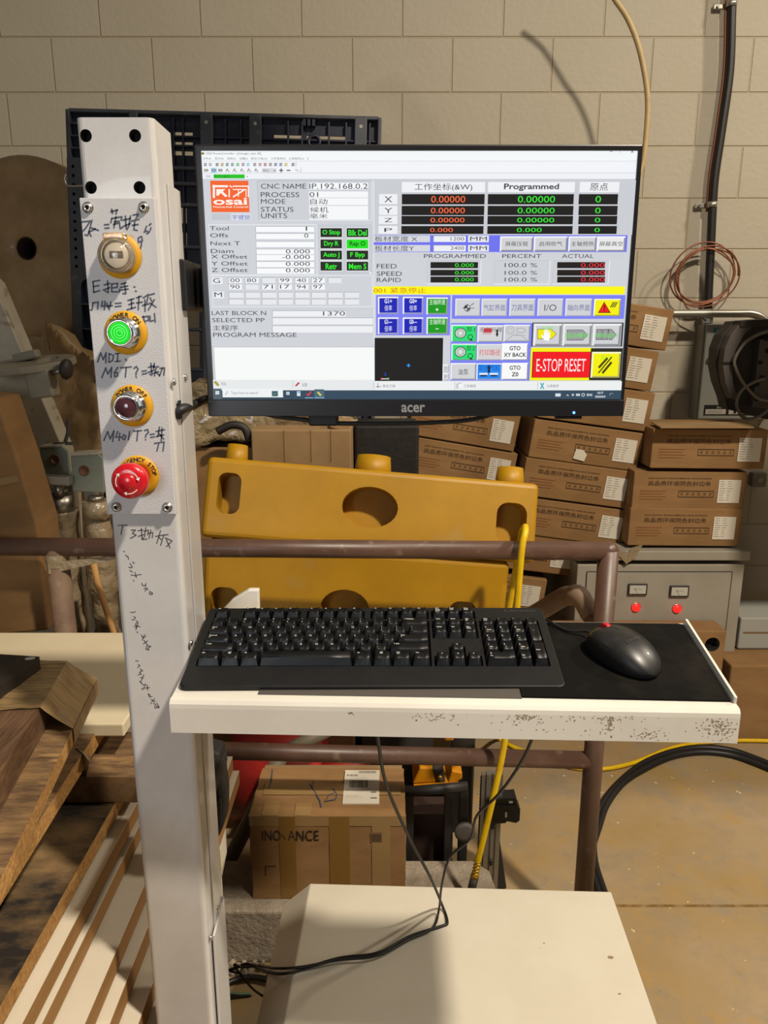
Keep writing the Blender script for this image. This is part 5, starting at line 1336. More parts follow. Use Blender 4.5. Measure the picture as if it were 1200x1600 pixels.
# big flat grey card leaning in the gap, dim boxes and film behind the decks
b = MB(); a = PY(392, 672, 2.35); c = PY(548, 668, 2.35)
b.box(((a.x + c.x) / 2, 2.50, a.z / 2 - .0), (c.x - a.x, .30, a.z), 'card_light', .004)
for u in (.33, .6, .8): b.box((a.x + (c.x - a.x) * u, 2.349, a.z - .05), (.002, .002, .1), 'card_edge')
b.box((c.x - .035, 2.42, a.z + .012), (.06, .1, .03), 'card_light', .004, rot('Y', 14))
solo('tall_carton', b, 'tall plain brown carton with a raised flap behind the upper yellow deck', 'carton')
b = MB(); a = PY(553, 664, 2.52); c = PY(655, 668, 2.52); b.box(((a.x + c.x) / 2, 2.62, a.z / 2), (c.x - a.x, .20, a.z), 'bag_black', .01); solo('dark_carton', b, 'dark box between two brown cartons under the monitor', 'box')
def crumple(name, label, cat, pts, mat, amp, seed, sub=5):
    """a crumpled bundle: a subdivided hull pushed about by noise"""
    from mathutils import noise
    bb = bmesh.new()
    for p in pts: bb.verts.new(p)
    bmesh.ops.convex_hull(bb, input=list(bb.verts))
    bmesh.ops.triangulate(bb, faces=list(bb.faces))
    for _ in range(sub):
        bmesh.ops.subdivide_edges(bb, edges=[e for e in bb.edges if e.calc_length() > .045], cuts=1)
        bmesh.ops.triangulate(bb, faces=list(bb.faces))
    bb.normal_update()
    mv = {v: v.normal * amp * (noise.noise(v.co * 9 + Vector((seed, 0, 0))) + .5 * noise.noise(v.co * 23 + Vector((0, seed, 0)))) for v in bb.verts}
    for v, d in mv.items(): v.co += d
    for f in bb.faces: f.smooth = False
    b = MB(); b.merge(bb, Matrix.Identity(4), mat, True)
    return solo(name, b, label, cat)
def hullpts(quad, F, depth):
    return [PY(x, y, F) for x, y in quad] + [PY(x, y, F) + Vector((0, depth, 0)) for x, y in quad]
crumple('film_bundle', 'crumpled dusty clear film bundle between the column and the monitor cord', 'plastic film', hullpts([(268, 602), (340, 598), (480, 636), (560, 656), (550, 663), (400, 664), (380, 690), (300, 692), (272, 698)], 2.48, .18), 'film_clear', .030, 3)
b = MB(); a = PY(272, 690, 2.5); c = PY(386, 690, 2.4); b.box(((a.x + c.x) / 2 - .1, 2.60, a.z / 2 - .01), (c.x - a.x + .2, .20, a.z - .02), 'card', .005); solo('support_carton', b, 'brown carton under the crumpled film behind the column', 'carton')
b = MB(); b.tube([PY(340, 674, 2.40), PY(362, 664, 2.40), PY(382, 669, 2.40), PY(390, 690, 2.40)], .013, 'guard_black', 12); solo('black_tube', b, 'short dark bent tube on the crumpled film left of the tall carton', 'tube')

# ------------------------------------------------------------------ voltage stabilizer cabinet
SF = 2.75
st = thing('stabilizer_cabinet', 'grey steel cabinet with two meters and two red lamps under the straight carton stack', 'electrical cabinet', (1.15, SF + .22, 0))
xa, xb = PY(902, 890, SF).x, PY(1163, 890, SF).x
zt = PY(1000, 882, SF).z; zl0, zl1 = PY(1000, 876, SF - .01).z, PY(1000, 861, SF - .01).z
SFr = Frame((xa, SF, 0), (1, 0, 0), (0, 0, 1)); sw = xb - xa
b = MB(); b.fbox(SFr, 0, sw, .06, zt, -.45, 0, 'stabilizer_paint', .004)
for u in (.05, sw - .05):
    for w_ in (-.05, -.40): b.cyl(SFr(u, 0, w_), SFr(u, .06, w_), .022, 'black_plastic', seg=14)
b.fbox(SFr, .05, sw - .05, zt, zl0, -.40, -.03, 'stabilizer_dark')
part('body', b, st)
b = MB(); b.fbox(SFr, -.01, sw + .012, zl0, zl1, -.46, .012, 'stabilizer_paint', .004); part('lid', b, st)
b = MB(); d0_ = PY(917, 891, SF); d1_ = PY(1143, 898, SF)
u0, u1 = d0_.x - xa, d1_.x - xa; v1 = PY(1000, 893, SF).z
b.fbox(SFr, u0, u1, .10, v1, 0, .0035, 'stabilizer_paint', .001)
for a_u in (u0, u1): b.fbox(SFr, a_u - .0015, a_u + .0015, .10, v1, .003, .0040, 'stabilizer_dark')
b.fbox(SFr, u0, u1, v1 - .0015, v1 + .0015, .003, .0040, 'stabilizer_dark')
dr = part('door', b, st)
for mx, my in ((995, 920), (1060, 923)):
    P = PY(mx, my, SF); f_ = Frame(P, (1, 0, 0), (0, 0, 1))
    b = MB(); b.fbox(f_, -.037, .037, -.023, .023, .0036, .012, 'meter_frame', .002); mt = part('meter', b, st)
    b = MB(); b.fbox(f_, -.031, .031, -.016, .018, .0121, .0128, 'meter_face', .0005)
    b.ring(f_, 0, -.020, .024, .025, .0131, 'meter_frame', 50, 130, 12); b.stroke(f_, [(0, -.014), (-.014, .008)], .0012, .0131, 'meter_frame')
    part('dial', b, mt, norm=False)
for mx, my in ((993, 948), (1057, 950)):
    P = PY(mx, my, SF); f_ = Frame(P, (1, 0, 0), (0, 0, 1))
    b = MB(); b.lathe([(.019, .0036), (.019, .006), (.0165, .007)], f_, 'brushed_steel', 24); l_ = part('indicator_lamp', b, st)
    b = MB(); b.lathe([(.0165, .006), (.015, .012), (.008, .016), (0, .017)], f_, 'led_red', 20); part('lens', b, l_, 'glowing red lens')
b = MB(); P = PY(980, 868, SF - .015); f_ = Frame(P, (1, 0, 0), (0, 0, 1))
b.prism([(-.05, .02), (.04, .01), (.0, -.035)], f_, 0, .002, 'film_pale'); b.prism([(.01, .03), (.055, .045), (.03, -.01), (0, -.03)], f_, .002, .004, 'film_pale'); solo('tape_tail', b, 'curled strip of old tape on the grey cabinet lid', 'tape')
# carton with a hand hole before the cabinet, shaded carton and grey carton at the far right
HF = 2.632
a, c = PY(955, 986, HF), PY(1136, 986, HF)
hc = thing('cardboard_box', 'plain brown cardboard box with a round hand hole before the grey cabinet', 'box', ((a.x + c.x) / 2, HF + .055, 0))
b = MB(); b.box(((a.x + c.x) / 2 - .1, HF + .055, a.z / 2), (c.x - a.x + .2, .11, a.z), 'card', .006)
P = PY(1113, 1007, HF); k = MB(); k.cyl((P.x, HF - .02, P.z), (P.x, HF + .03, P.z), .028, 'black_hole', seg=24); b.cut(k); part('body', b, hc)
SQ = 2.62
a, c = PY(1143, 1040, SQ), PY(1300, 1040, SQ)
b = MB(); b.box(((a.x + c.x) / 2, SQ + .17, a.z / 2), (c.x - a.x, .34, a.z), 'card', .006); b.box(((a.x + c.x) / 2, SQ + .17, a.z - .001), (c.x - a.x - .01, .05, .004), 'card_tape_dark'); solo('floor_carton', b, 'shaded brown carton on the floor at the picture edge, beyond the shelf end', 'carton')
a, c = PY(1160, 967, 2.75), PY(1290, 967, 2.75); z2 = PY(1160, 1040, SQ).z
b = MB(); b.box(((a.x + c.x) / 2, 2.86, (a.z + z2) / 2 + .002), (c.x - a.x, .2, a.z - z2 - .004), 'grey_carton', .006); b.box(((a.x + c.x) / 2, 2.759, a.z - .06), (c.x - a.x - .03, .004, .004), 'card_edge'); solo('grey_carton', b, 'pale grey carton resting on the shaded brown carton beyond the shelf end', 'carton')

# ------------------------------------------------------------------ disconnect box, conduit, wire, bar, guard
EF = 3.33
ex0, ex1 = PY(1099, 580, EF).x, PY(1222, 580, EF).x
ez0, ez1 = PY(1100, 656, EF).z, PY(1100, 507, EF).z
db = thing('disconnect_box', 'grey electrical disconnect box with a teal maker badge on the block wall', 'electrical box', ((ex0 + ex1) / 2, WALL - .09, ez0))
EFr = Frame((ex0, EF, ez0), (1, 0, 0), (0, 0, 1)); ew, eh = ex1 - ex0, ez1 - ez0
b = MB(); b.fbox(EFr, -.012, ew, 0, eh, -.088, -.012, 'box_grey_side', .004); part('body', b, db)
b = MB(); b.fbox(EFr, -.004, ew, .003, eh, -.012, 0, 'box_grey', .004); dd = part('door', b, db)
for v, h in ((.84, .018), (.63, .020)):
    b = MB(); b.fbox(EFr, .012 if v < .7 else .035, ew - .03, eh * v - h / 2, eh * v + h / 2, .0, .006, 'box_grey' if v > .7 else 'galv', .002); part('rib', b, dd)
b = MB(); b.fbox(EFr, .028, .105, eh * .92, eh * .965, .0, .002, 'siemens_teal'); b.text('SIEMENS', EFr, .037, eh * .932, .096, eh * .952, .0022, 'paper', True); part('maker_badge', b, dd, norm=False)
b = MB(); b.fbox(EFr, .02, ew - .07, eh * .05, eh * .16, .0, .0016, 'label_black'); b.fbox(EFr, .026, .115, eh * .062, eh * .115, .0016, .0022, 'paper'); b.fbox(EFr, .128, .19, eh * .062, eh * .14, .0016, .0022, 'paper')
for k in range(3): b.rect(EFr, .034, eh * (.072 + .012 * k), .10, eh * (.075 + .012 * k), .0024, 'paper_ink')
b.text('DANGER', EFr, .075, eh * .125, .125, eh * .145, .002, 'paper', True)
b.face([EFr(.148, eh * .07, .0024), EFr(.162, eh * .07, .0024), EFr(.158, eh * .13, .0024), EFr(.152, eh * .13, .0024)], 'label_black')
part('warning_label', b, dd, norm=False)
CF = 3.375
cd = thing('conduit', 'black flexible conduit running down the block wall into the grey disconnect box', 'conduit', PY(1110, 500, CF))
cpts = [PY(1146, -60, CF), PY(1143, 20, CF), PY(1140, 110, CF), PY(1128, 200, CF), PY(1117, 275, CF), PY(1113, 330, CF), PY(1110, 400, CF), PY(1107, 460, CF), PY(1106, 506, CF)]
b = MB(); b.tube(cpts, .0175, 'conduit_black', 14); b.tube([p + Vector((-.018, .012, 0)) for p in cpts[:6]], .006, 'copper_wire', 8); part('sheath', b, cd)
for px, py, r in ((1143, 6, 1), (1112.5, 320, 1)):
    P = PY(px, py, CF); b = MB(); b.lathe([(.0185, -.011), (.0205, -.011), (.0205, .011), (.0185, .011)], Frame(P, (1, 0, 0), (0, 1, 0)), 'galv', 20); b.box(P + Vector((-.035, .030, 0)), (.05, .012, .02), 'galv', .003); b.cyl(P + Vector((-.045, .024, 0)), P + Vector((-.045, .016, 0)), .006, 'screw_steel', seg=6); part('clamp', b, cd)
P = PY(1106, 494, CF); b = MB(); b.lathe([(.024, -.03), (.024, -.006), (.034, -.006), (.034, .012), (.022, .012), (.022, .03)], Frame(P, (1, 0, 0), (0, 1, 0)), 'galv', 8, False); part('fitting', b, cd)
b = MB(); fr = Frame(PY(1104, 435, 3.36), (1, 0, 0), (0, 0, 1))
s1 = 3.36 / PY(1104, 435, 3.36).y
pts = []
random.seed(6)
for k in range(65):
    t = k / 16 * 2 * math.pi; q = k / 16
    r1, r2 = (.128 + .012 * math.sin(q * 2.1), .118 + .012 * math.cos(q * 1.7))
    x = r1 * math.cos(t) - .006 * q; y = r2 * math.sin(t) + .075 * x + .006 * q
    pts.append(fr(x, y, .012 + .004 * math.sin(t * 2 + q)))
pts += [fr(.07, .08, .02), fr(-.02, .12, .02), fr(-.11, .06, .02), fr(-.125, -.03, .02), fr(-.08, -.12, .02), fr(-.02, -.155, .02), fr(.01, -.175, .01)]
b.tube(pts, .0034, 'copper_wire', 6, sub=3)
solo('wire_coil', b, 'coil of thin copper coloured wire hung on the black conduit', 'wire')
b = MB(); BFm = 3.30
b.tube([PY(1030, 490, BFm), PY(1060, 490, BFm), PY(1150, 490, BFm), PY(1172, 490, BFm), PY(1186, 494, BFm), PY(1198, 503, BFm), PY(1212, 520, BFm), PY(1218, 545, BFm), PY(1219, 700, BFm)], .0165, 'galv', 14, sub=4)
solo('bent_bar', b, 'pale bent metal tube crossing the wall just above the disconnect box', 'metal tube')
GF = 2.98
gd = thing('cable_reel_guard', 'dark curved machine guard with leads hanging before the disconnect box', 'machine guard', PY(1185, 655, GF))
b = MB()
def gp(x, y, dy=0): return PY(x, y, GF) + Vector((0, dy, 0))
outer = [(1150, 502), (1200, 498), (1250, 500), (1250, 655), (1200, 656), (1140, 640), (1136, 622), (1127, 598), (1122, 572), (1124, 545), (1132, 524), (1148, 506)]
fg = Frame((0, GF, 0), (1, 0, 0), (0, 0, 1))
b.prism([(gp(x, y).x, gp(x, y).z) for x, y in outer], fg, -.10, -.02, 'guard_black', .003); part('back_plate', b, gd)
b = MB()
arc = [(1151, 505), (1136, 524), (1127, 545), (1124, 572), (1128, 598), (1137, 622)]; arc2 = [(1176, 505), (1157, 524), (1144, 548), (1139, 572), (1141, 598), (1150, 624)]
poly = [(gp(x, y).x, gp(x, y).z) for x, y in arc] + [(gp(x, y).x, gp(x, y).z) for x, y in reversed(arc2)]
b.prism(poly, fg, -.02, .03, 'guard_grey', .003)
b.prism([(gp(x, y).x, gp(x, y).z) for x, y in ((1150, 501), (1206, 498), (1204, 510), (1150, 512))], fg, -.02, .035, 'guard_black', .003)
b.prism([(gp(x, y).x, gp(x, y).z) for x, y in ((1122, 565), (1141, 565), (1141, 569), (1122, 569))], fg, .03, .033, 'black_hole')
part('rim', b, gd)
b = MB(); b.prism([(gp(x, y).x, gp(x, y).z) for x, y in ((1184, 530), (1250, 530), (1250, 640), (1172, 636))], fg, -.02, .02, 'guard_grey', .003)
for x, y, rx, ry in ((1194, 548, 3, 4), (1184, 566, 4, 3), (1187, 590, 6, 4), (1179, 600, 4, 4), (1178, 622, 4, 5), (1193, 530, 3, 3)):
    P = gp(x, y); b.disc(fg, P.x, P.z, rx * .0024, .0206, 'black_hole', 12, ry * .0024)
part('connector_plate', b, gd)
for nm, pts in (('lead', [(1194, 517), (1176, 522), (1155, 535), (1139, 560), (1142, 578), (1156, 602), (1178, 622), (1210, 624)]), ('lead', [(1186, 590), (1170, 595), (1150, 608), (1142, 628), (1150, 648), (1166, 652), (1186, 642), (1204, 622)])):
    b = MB(); b.tube([gp(x, y, -.05) for x, y in pts], .0065, 'cable_grey', 8); part(nm, b, gd)
b = MB(); b.box((2.00, 2.42, 1.78), (1.16, .80, .54), 'guard_grey', .02); b.box((2.25, 2.5, .755), (.30, .40, 1.50), 'guard_grey', .01); part('right_shade_blocker', b, gd)  # unseen blocks added out of view to shade the right carton stack
b = MB(); P = PY(1184, 749, WALL - .02); b.box((P.x, WALL - .02, P.z), (.066, .04, .066), 'outlet_grey', .006); b.cyl((P.x, WALL - .045, P.z), (P.x, WALL - .03, P.z), .012, 'box_grey_side', seg=14); solo('outlet_box', b, 'small grey outlet box on the block wall right of the carton stack', 'outlet')
# cream hose arching before the wall
b = MB(); HFy = 3.08
b.tube([PY(890, -90, HFy), PY(925, -60, HFy), PY(958, -5, HFy), PY(980, 28, HFy), PY(997, 70, HFy), PY(1008, 120, HFy), PY(1012, 160, HFy), PY(1010, 205, HFy), PY(1003, 260, HFy), PY(985, 300, HFy), PY(950, 400, HFy + .05), PY(930, 520, HFy + .1), PY(930, 640, HFy + .1)], .0098, 'cream_hose', 14)
solo('cream_hose', b, 'cream hose arching down before the block wall and behind the monitor', 'hose')

# ------------------------------------------------------------------ plastic shipping pallet against the wall
NF = 2.74
np_ = thing('plastic_pallet', 'dark grey and navy plastic pallet stood on edge against the block wall', 'pallet', PY(350, 690, NF))
pa, pb = PY(98, 172, NF + .10), PY(606, 186, NF + .10); pc = PY(124, 680, NF)
nw = (pb - pa).length * .965; nh = (pa - pc).length
NFr = Frame(pc, pb - pa, pa - pc)
b = MB()
b.fbox(NFr, 0, nw, 0, nh, -.012, -.004, 'pallet_navy', .002)
wb = MB()
for f0, f1 in ((.335, .395), (.655, .745), (.76, .885)):
    for v0, v1 in ((nh - .075, nh - .058), (nh - .105, nh - .090), (nh - .135, nh - .120)): wb.fbox(NFr, nw * f0, nw * f1, v0, v1, -.05, .05, 'pallet_navy')
for u0, u1, v0, v1 in ((.34, .40, nh - .36, nh - .30), (.34, .40, nh - .45, nh - .39), (.34, .40, nh - .54, nh - .48), (.34, .44, nh - .66, nh - .60), (.34, .44, .25, .50), (.5, .6, .25, .5)): wb.fbox(NFr, u0, u1, v0, v1, -.05, .05, 'pallet_navy')
b.cut(wb)
part('deck', b, np_)
b = MB()
for u in (0, .045): pass
b.fbox(NFr, 0, .20, .02, nh - .16, -.004, .03, 'pallet_plastic', .004)
pk = MB()
for v0, v1 in ((nh - .82, nh - .56), (.06, .30)):
    pk.prism([(u, v) for u, v in rrect(.035, v0, .185, v1, .03, 4)], NFr, -.02, .06, 'pallet_navy')
for q in range(34):
    v = nh - .19 - q * .030
    for u in (.022, .075, .13):
        if (nh - .84 < v < nh - .54) or v < .32 or v > nh - .17: continue
        pk.prism([(u + .006 * math.cos(a * math.pi / 3), v + .006 * math.sin(a * math.pi / 3)) for a in range(6)], NFr, -.003, .06, 'black_hole')
b.cut(pk); part('side_stringer', b, np_)
b = MB()
for f, wd in ((0, .014), (.20, .03), (.425, .042), (.58, .042), (.915, .042), (.988, .013)): b.fbox(NFr, nw * f, nw * f + wd, .0, nh - .004, -.004, .026, 'pallet_plastic', .003)
for v in (0, .12, .24, .38, .52, .66, .80, .92, nh - .24, nh - .012): b.fbox(NFr, .2 if v < nh - .1 else .01, nw - .01, v, v + .012, -.004, .024, 'pallet_plastic', .003)
for f in (.335, .365, .50, .55, .70, .745, .83, .885, .96): b.fbox(NFr, nw * f, nw * f + .006, .0, nh - .02, -.004, .018, 'pallet_navy', .001)
for v in (nh - .082, nh - .112): b.fbox(NFr, .06, nw - .02, v, v + .006, -.004, .016, 'pallet_navy', .001)
for u in (0, 1, 2): b.fbox(NFr, nw * .75 + u * .016, nw * .75 + u * .016 + .010, nh - .035, nh - .014, .0, .020, 'pallet_navy')
b.lathe([(.024, -.004), (.024, .022), (.015, .022), (.015, -.004)], Frame(NFr(nw * .787, nh - .085, 0), NFr.ex, NFr.ey), 'pallet_navy', 20)
for f in (.445, .60, .935): b.disc(NFr, nw * f, nh - .035, .006, .0265, 'grey_carton', 10)
part('ribs', b, np_)
b = MB()
for v in (nh - .05, nh - .09, nh - .13): b.fbox(NFr, .004, .10, v, v + .004, .0, .024, 'pallet_plastic')
for v0 in (nh - .82, .06):
    for q in (1, 2): b.fbox(NFr, .035, .185, v0 + q * .085, v0 + q * .085 + .005, -.002, .028, 'pallet_plastic')
part('webs', b, np_)
# support under the pallet
b = MB(); b.box(((pa.x + pb.x) / 2 + .02, NF + .08, pc.z / 2 - .022), (nw * .9, .16, pc.z - .05), 'dark_brown', .005); solo('crate', b, 'dark crate carrying the plastic pallet at the wall', 'crate')
# ------------------------------------------------------------------ big wrapped roll
RF = 2.90
rc = PY(40, 388, RF)
rl = thing('wrapped_roll', 'large brown paper roll with a dark core hole, left of the column', 'paper roll', (rc.x, RF + .12, rc.z - .32))
RFr = Frame(rc, (.985, -.17, 0), (.0, .0, 1), (-.17, -.985, 0))
b = MB(); RO = .318
b.lathe([(.038, -.20), (.038, -.01), (.044, .0), (.10, .004), (RO - .05, .001), (RO - .012, -.004), (RO, -.018), (RO, -.22), (RO - .02, -.24), (.038, -.24), (.038, -.20)], RFr, 'craft_film', 56)
part('wound_paper', b, rl)
b = MB(); b.lathe([(.0375, -.16), (.0345, -.16), (.0345, -.006), (.0385, -.004)], RFr, 'dark_brown', 32); b.lathe([(.036, -.16), (0, -.16)], RFr, 'black_hole', 24); part('core', b, rl)  # bore coloured dark in place of the shade inside the core
crumple('wrapped_bundle', 'brown film wrapped bundle below the big paper roll', 'bundle', hullpts([(-40, 500), (60, 505), (112, 520), (122, 600), (118, 690), (60, 720), (-40, 720)], 2.92, .35) , 'craft_film', .03, 8)
crumple('wrapped_bundle', 'tall dim wrapped bundle behind the metal clamp brackets', 'bundle', [PY(x, y, 2.5) for x, y in ((70, 500), (150, 560), (170, 900), (60, 900))] + [PY(x, y, 2.68) for x, y in ((70, 500), (150, 560), (170, 900), (60, 900))], 'craft_film', .03, 5)
b = MB(); b.tube([PY(103, 272, 2.3), PY(101, 280, 2.3), PY(104, 289, 2.3), PY(112, 291, 2.3), PY(135, 290, 2.3)], .0028, 'galv', 8); b.tube([PY(135, 290, 2.3), PY(150, 292, 2.5), PY(160, 300, 3.1)], .0028, 'galv', 8)
solo('wire_hook', b, 'thin bent wire hook between the paper roll and the column top', 'wire hook')

# ------------------------------------------------------------------ machine arm with clamps and wrapped cylinders
MFy = 2.05
fm = Frame((0, MFy, 0), (1, 0, 0), (0, 0, 1))
def mp(x, y): P = PY(x, y, MFy); return (P.x, P.z)
arm_t = thing('machine_boom', 'dusty white slanted machine beam with a half round clamp plate', 'machine part', PY(95, 740, MFy))
b = MB(); b.prism([mp(-60, 395), mp(-12, 440), mp(98, 700), mp(112, 760), mp(120, 985), mp(96, 985), mp(74, 755), mp(60, 725), mp(-60, 500)], fm, -.07, 0, 'beam_white', .003); part('beam', b, arm_t)
cz = PY(50, 560, 1.93)
CFm = Frame(PY(48, 572, 1.98), (1, .12, .10), (-.1, .95, .12))
b = MB()
ro, ri = .125, .085
poly = [(ro * math.cos(math.radians(a)), ro * math.sin(math.radians(a))) for a in range(-95, 96, 10)]
poly = [(-.10, -.075), (-.06, -.095)] + [(p[0] * .95 - .005, p[1] * .78) for p in poly][1:-1] + [(-.05, .09), (-.12, .06)]
b.prism(poly, CFm, -.006, .012, 'machine_grey', .003)
hole = MB(); hole.prism([(.045 + .045 * math.cos(t / 10 * math.pi * 2) * .6, .0 + .055 * math.sin(t / 10 * math.pi * 2)) for t in range(10)], CFm, -.05, .05, 'machine_grey'); b.cut(hole)
part('clamp_plate', b, arm_t)
b = MB(); c = CFm(-.01, .02, .024); b.box(c, (.065, .03, .022), 'machine_grey', .005, rot('Y', -12)); part('clamp_block', b, arm_t)
q = PY(66, 598, 1.93); b = MB(); b.box(q, (.062, .05, .075), 'machine_grey', .006, rot('Y', -8)); part('pivot_block', b, arm_t)
b = MB(); a = PY(82, 584, 1.92); c = PY(97, 578, 1.92); b.cyl(a, c, .006, 'brushed_steel', seg=14); b.lathe([(0, -.008), (.022, -.008), (.026, 0), (.022, .010), (0, .012)], Frame(PY(103, 577, 1.92), (0, .5, 1), (0, 1, 0), (1, 0, .2)), 'stabilizer_dark', 20); part('knob', b, arm_t)
for nm, quad, hole_c, F, lab in (('mounting_bracket', [(62, 700), (97, 698), (105, 705), (109, 742), (66, 746)], (86, 718), 1.97, 'grey bracket plate with a bolt hole, the higher of two beside the column'), ('mounting_bracket', [(110, 712), (154, 710), (160, 716), (163, 770), (114, 768)], (132, 735), 1.90, 'grey bracket plate with a bolt hole, the lower of two beside the column')):
    fq = Frame((0, F, 0), (1, 0, 0), (0, 0, 1)); pts = [(PY(x, y, F).x, PY(x, y, F).z) for x, y in quad]
    t = thing(nm, lab, 'bracket', PY(quad[-1][0] + 15, quad[-1][1], F))
    b = MB(); b.prism(pts, fq, -.010, 0, 'bracket_grey', .002); part('plate', b, t)
    b = MB(); tp = [(pts[0][0], pts[0][1]), (pts[1][0], pts[1][1]), (pts[1][0], pts[1][1] + .005), (pts[0][0], pts[0][1] + .005)]; b.prism(tp, fq, -.05, .001, 'beam_white'); part('top_edge', b, t)
    P = PY(hole_c[0], hole_c[1], F); b = MB(); f_ = Frame(P, (1, 0, 0), (0, 0, 1)); b.lathe([(0, .0004), (.010, .0004), (.010, .0016), (.014, .0016), (.014, .0004)], f_, 'rust', 18); part('bolt_hole', b, t)
    if F < 1.95:
        b = MB(); s0 = PY(140, 768, F + .04); b.box((s0.x, F + .05, s0.z - .3), (.03, .03, .64), 'machine_grey', .003); part('stem', b, t)
    else:
        b = MB(); s0 = PY(88, 745, F + .04); b.box((s0.x + .03, F + .05, s0.z - .3), (.03, .03, .62), 'machine_grey', .003); part('stem', b, t)
def cylinder_(label, cx, top, bot, F, rad, metal, seed):
    t = thing('air_cylinder', label, 'air cylinder', PY(cx + 6, 985, F))
    a = PY(cx, top, F); e = PY(cx + 20, bot, F)
    d = (e - a)
    b = MB(); b.cyl(a, a + d * .12, rad * .95, metal, seg=22); b.cyl(a + d * .0, a + d * -.03, rad * .55, 'brushed_steel', seg=16); part('collar', b, t)
    b = MB(); random.seed(seed)
    n = 14
    pts = [a + d * (.10 + .9 * k / n) for k in range(n + 1)]
    b.tube(pts, rad, 'film_pale', 18, sub=3, rr=lambda q: rad * (1.0 + .12 * math.sin(q * 9 + seed) + .07 * math.sin(q * 31 + seed)))
    part('wrapped_barrel', b, t)
cylinder_('film wrapped air cylinder with a bare metal collar below the higher bracket', 93, 772, 1010, 1.92, .038, 'brushed_steel', 1)
cylinder_('film wrapped air cylinder below the lower bracket, tight against the column', 150, 782, 1010, 1.90, .036, 'film_pale', 4)
b = MB(); P = PY(88, 750, 1.88); b.box(P, (.075, .03, .024), 'galv', .004, rot('Y', 3)); b.cyl(P + Vector((-.05, 0, -.004)), P + Vector((-.03, 0, -.004)), .005, 'galv', seg=10); b.cyl(P + Vector((0, .01, -.012)), P + Vector((0, .01, -.045)), .012, 'brushed_steel', seg=12)
solo('sensor_block', b, 'small pale sensor block sitting on the bare cylinder collar', 'sensor')
b = MB(); b.tube([PY(107, 655, 2.0), PY(106, 675, 2.0), PY(102, 690, 2.0)], .005, 'guard_grey', 8); b.box(PY(100, 693, 2.0), (.05, .02, .006), 'guard_grey'); solo('thin_hook', b, 'thin dark upright hook standing behind the higher bracket', 'hook')
b = MB(); b.tube([PY(146, 880, 1.80), PY(152, 910, 1.80), PY(178, 990, 1.80), PY(200, 1060, 1.78)], .0085, 'stick_wood', 6, spline=False); solo('wood_stick', b, 'thin bare wood stick leaning between the wrapped cylinders', 'stick')
# leaning brown carton at the picture edge
LF_ = 1.745
fq = Frame((0, LF_, 0), (1, 0, 0), (0, 0, 1))
lc = thing('leaning_carton', 'large brown carton with tape leaning behind the rail at the picture edge', 'carton', PY(0, 980, LF_))
pts = [(PY(x, y, LF_).x, PY(x, y, LF_).z) for x, y in ((-160, 600), (-6, 622), (28, 720), (58, 820), (76, 985), (-160, 1010))]
b = MB(); b.prism(pts, fq, -.12, 0, 'card', .006); part('body', b, lc)
b = MB(); b.prism([(PY(x, y, LF_).x, PY(x, y, LF_).z) for x, y in ((-160, 775), (27, 742), (30, 752), (-160, 795))], fq, .0005, .0015, 'card_tape'); part('packing_tape', b, lc)

# ------------------------------------------------------------------ white table
TZ = .87
tb = thing('white_table', 'cream white topped table behind the column and before the brown rail', 'table', (-1.05, 1.41, 0))
tF, tB = 1.205, PZ(100, 988, TZ).y
b = MB(); b.box((-1.05, (tF + tB) / 2, TZ - .0125), (1.18, tB - tF, .025), 'table_white', .003); part('top', b, tb)
for x in (-1.58, -1.14):
    for y in (tF + .18, tB - .05):
        b = MB(); b.box((x, y, (TZ - .025) / 2), (.04, .04, TZ - .025), 'beam_white', .003); part('leg', b, tb)
b = MB(); b.box((-1.36, tF + .18, TZ - .056), (.40, .02, .06), 'beam_white', .002); part('apron', b, tb)

# ------------------------------------------------------------------ stacked boards, stepping down toward the column
def board(name, label, X1_, Zt, th, F0, F1, Wd, top, edge, group, yaw=0.0, pivot=None, extra=None):
    t = thing(name, label, 'board', (X1_ - Wd / 2, (F0 + F1) / 2, Zt - th), group)
    fr = Frame((X1_, F0, Zt), (math.cos(yaw), math.sin(yaw), 0), (-math.sin(yaw), math.cos(yaw), 0))
    b = MB(); b.fbox(fr, -Wd, 0, 0, F1 - F0, -th, 0, edge, .0008); part('core', b, t)
    b = MB(); b.fbox(fr, -Wd, 0, 0, F1 - F0, .0, .0012, top); part('facing', b, t)
    return t
WG = 'white faced boards stepping down toward the column'
steps = ((.81, -.4715, .030, 'dusty_dark', 'chipboard', 1.255), (.846, -.452, .030, 'board_white', 'board_edge', 1.615), (.882, -.4455, .030, 'board_white', 'board_edge', 1.615), (.918, -.4055, .034, 'board_white', 'board_edge', 1.615), (.958, -.388, .034, 'board_white', 'board_edge', 1.615), (.998, -.362, .034, 'board_white', 'board_edge', 1.615), (1.036, -.348, .034, 'board_white', 'board_edge', 1.615))
labs = ('dark faced chipboard board covered in saw dust, on top of the white boards', 'uppermost white faced board just under the dusty chipboard board', 'second white faced board with only a sliver of its top showing', 'third white faced board with the widest bare white top', 'fourth white faced board, mostly in shade', 'fifth white faced board, its far end past the column', 'lowest visible white faced board, beside the column foot')
for (h, X1_, th, tp_, ed, F1), lab in zip(steps, labs):
    board('wood_board', lab, X1_, CAM_H - h, th, .25, F1, .62, tp_, ed, None if tp_ != 'board_white' else WG)
zb = CAM_H - 1.036 - .036
for k in range(3):
    pass
b = MB()
for y in (.4, .85, 1.3): b.box((-.66, y, zb / 2 - .001), (.60, .09, zb - .004), 'stick_wood', .003)
solo('timber_bearers', b, 'timber bearers under the pile of white boards', 'timber')

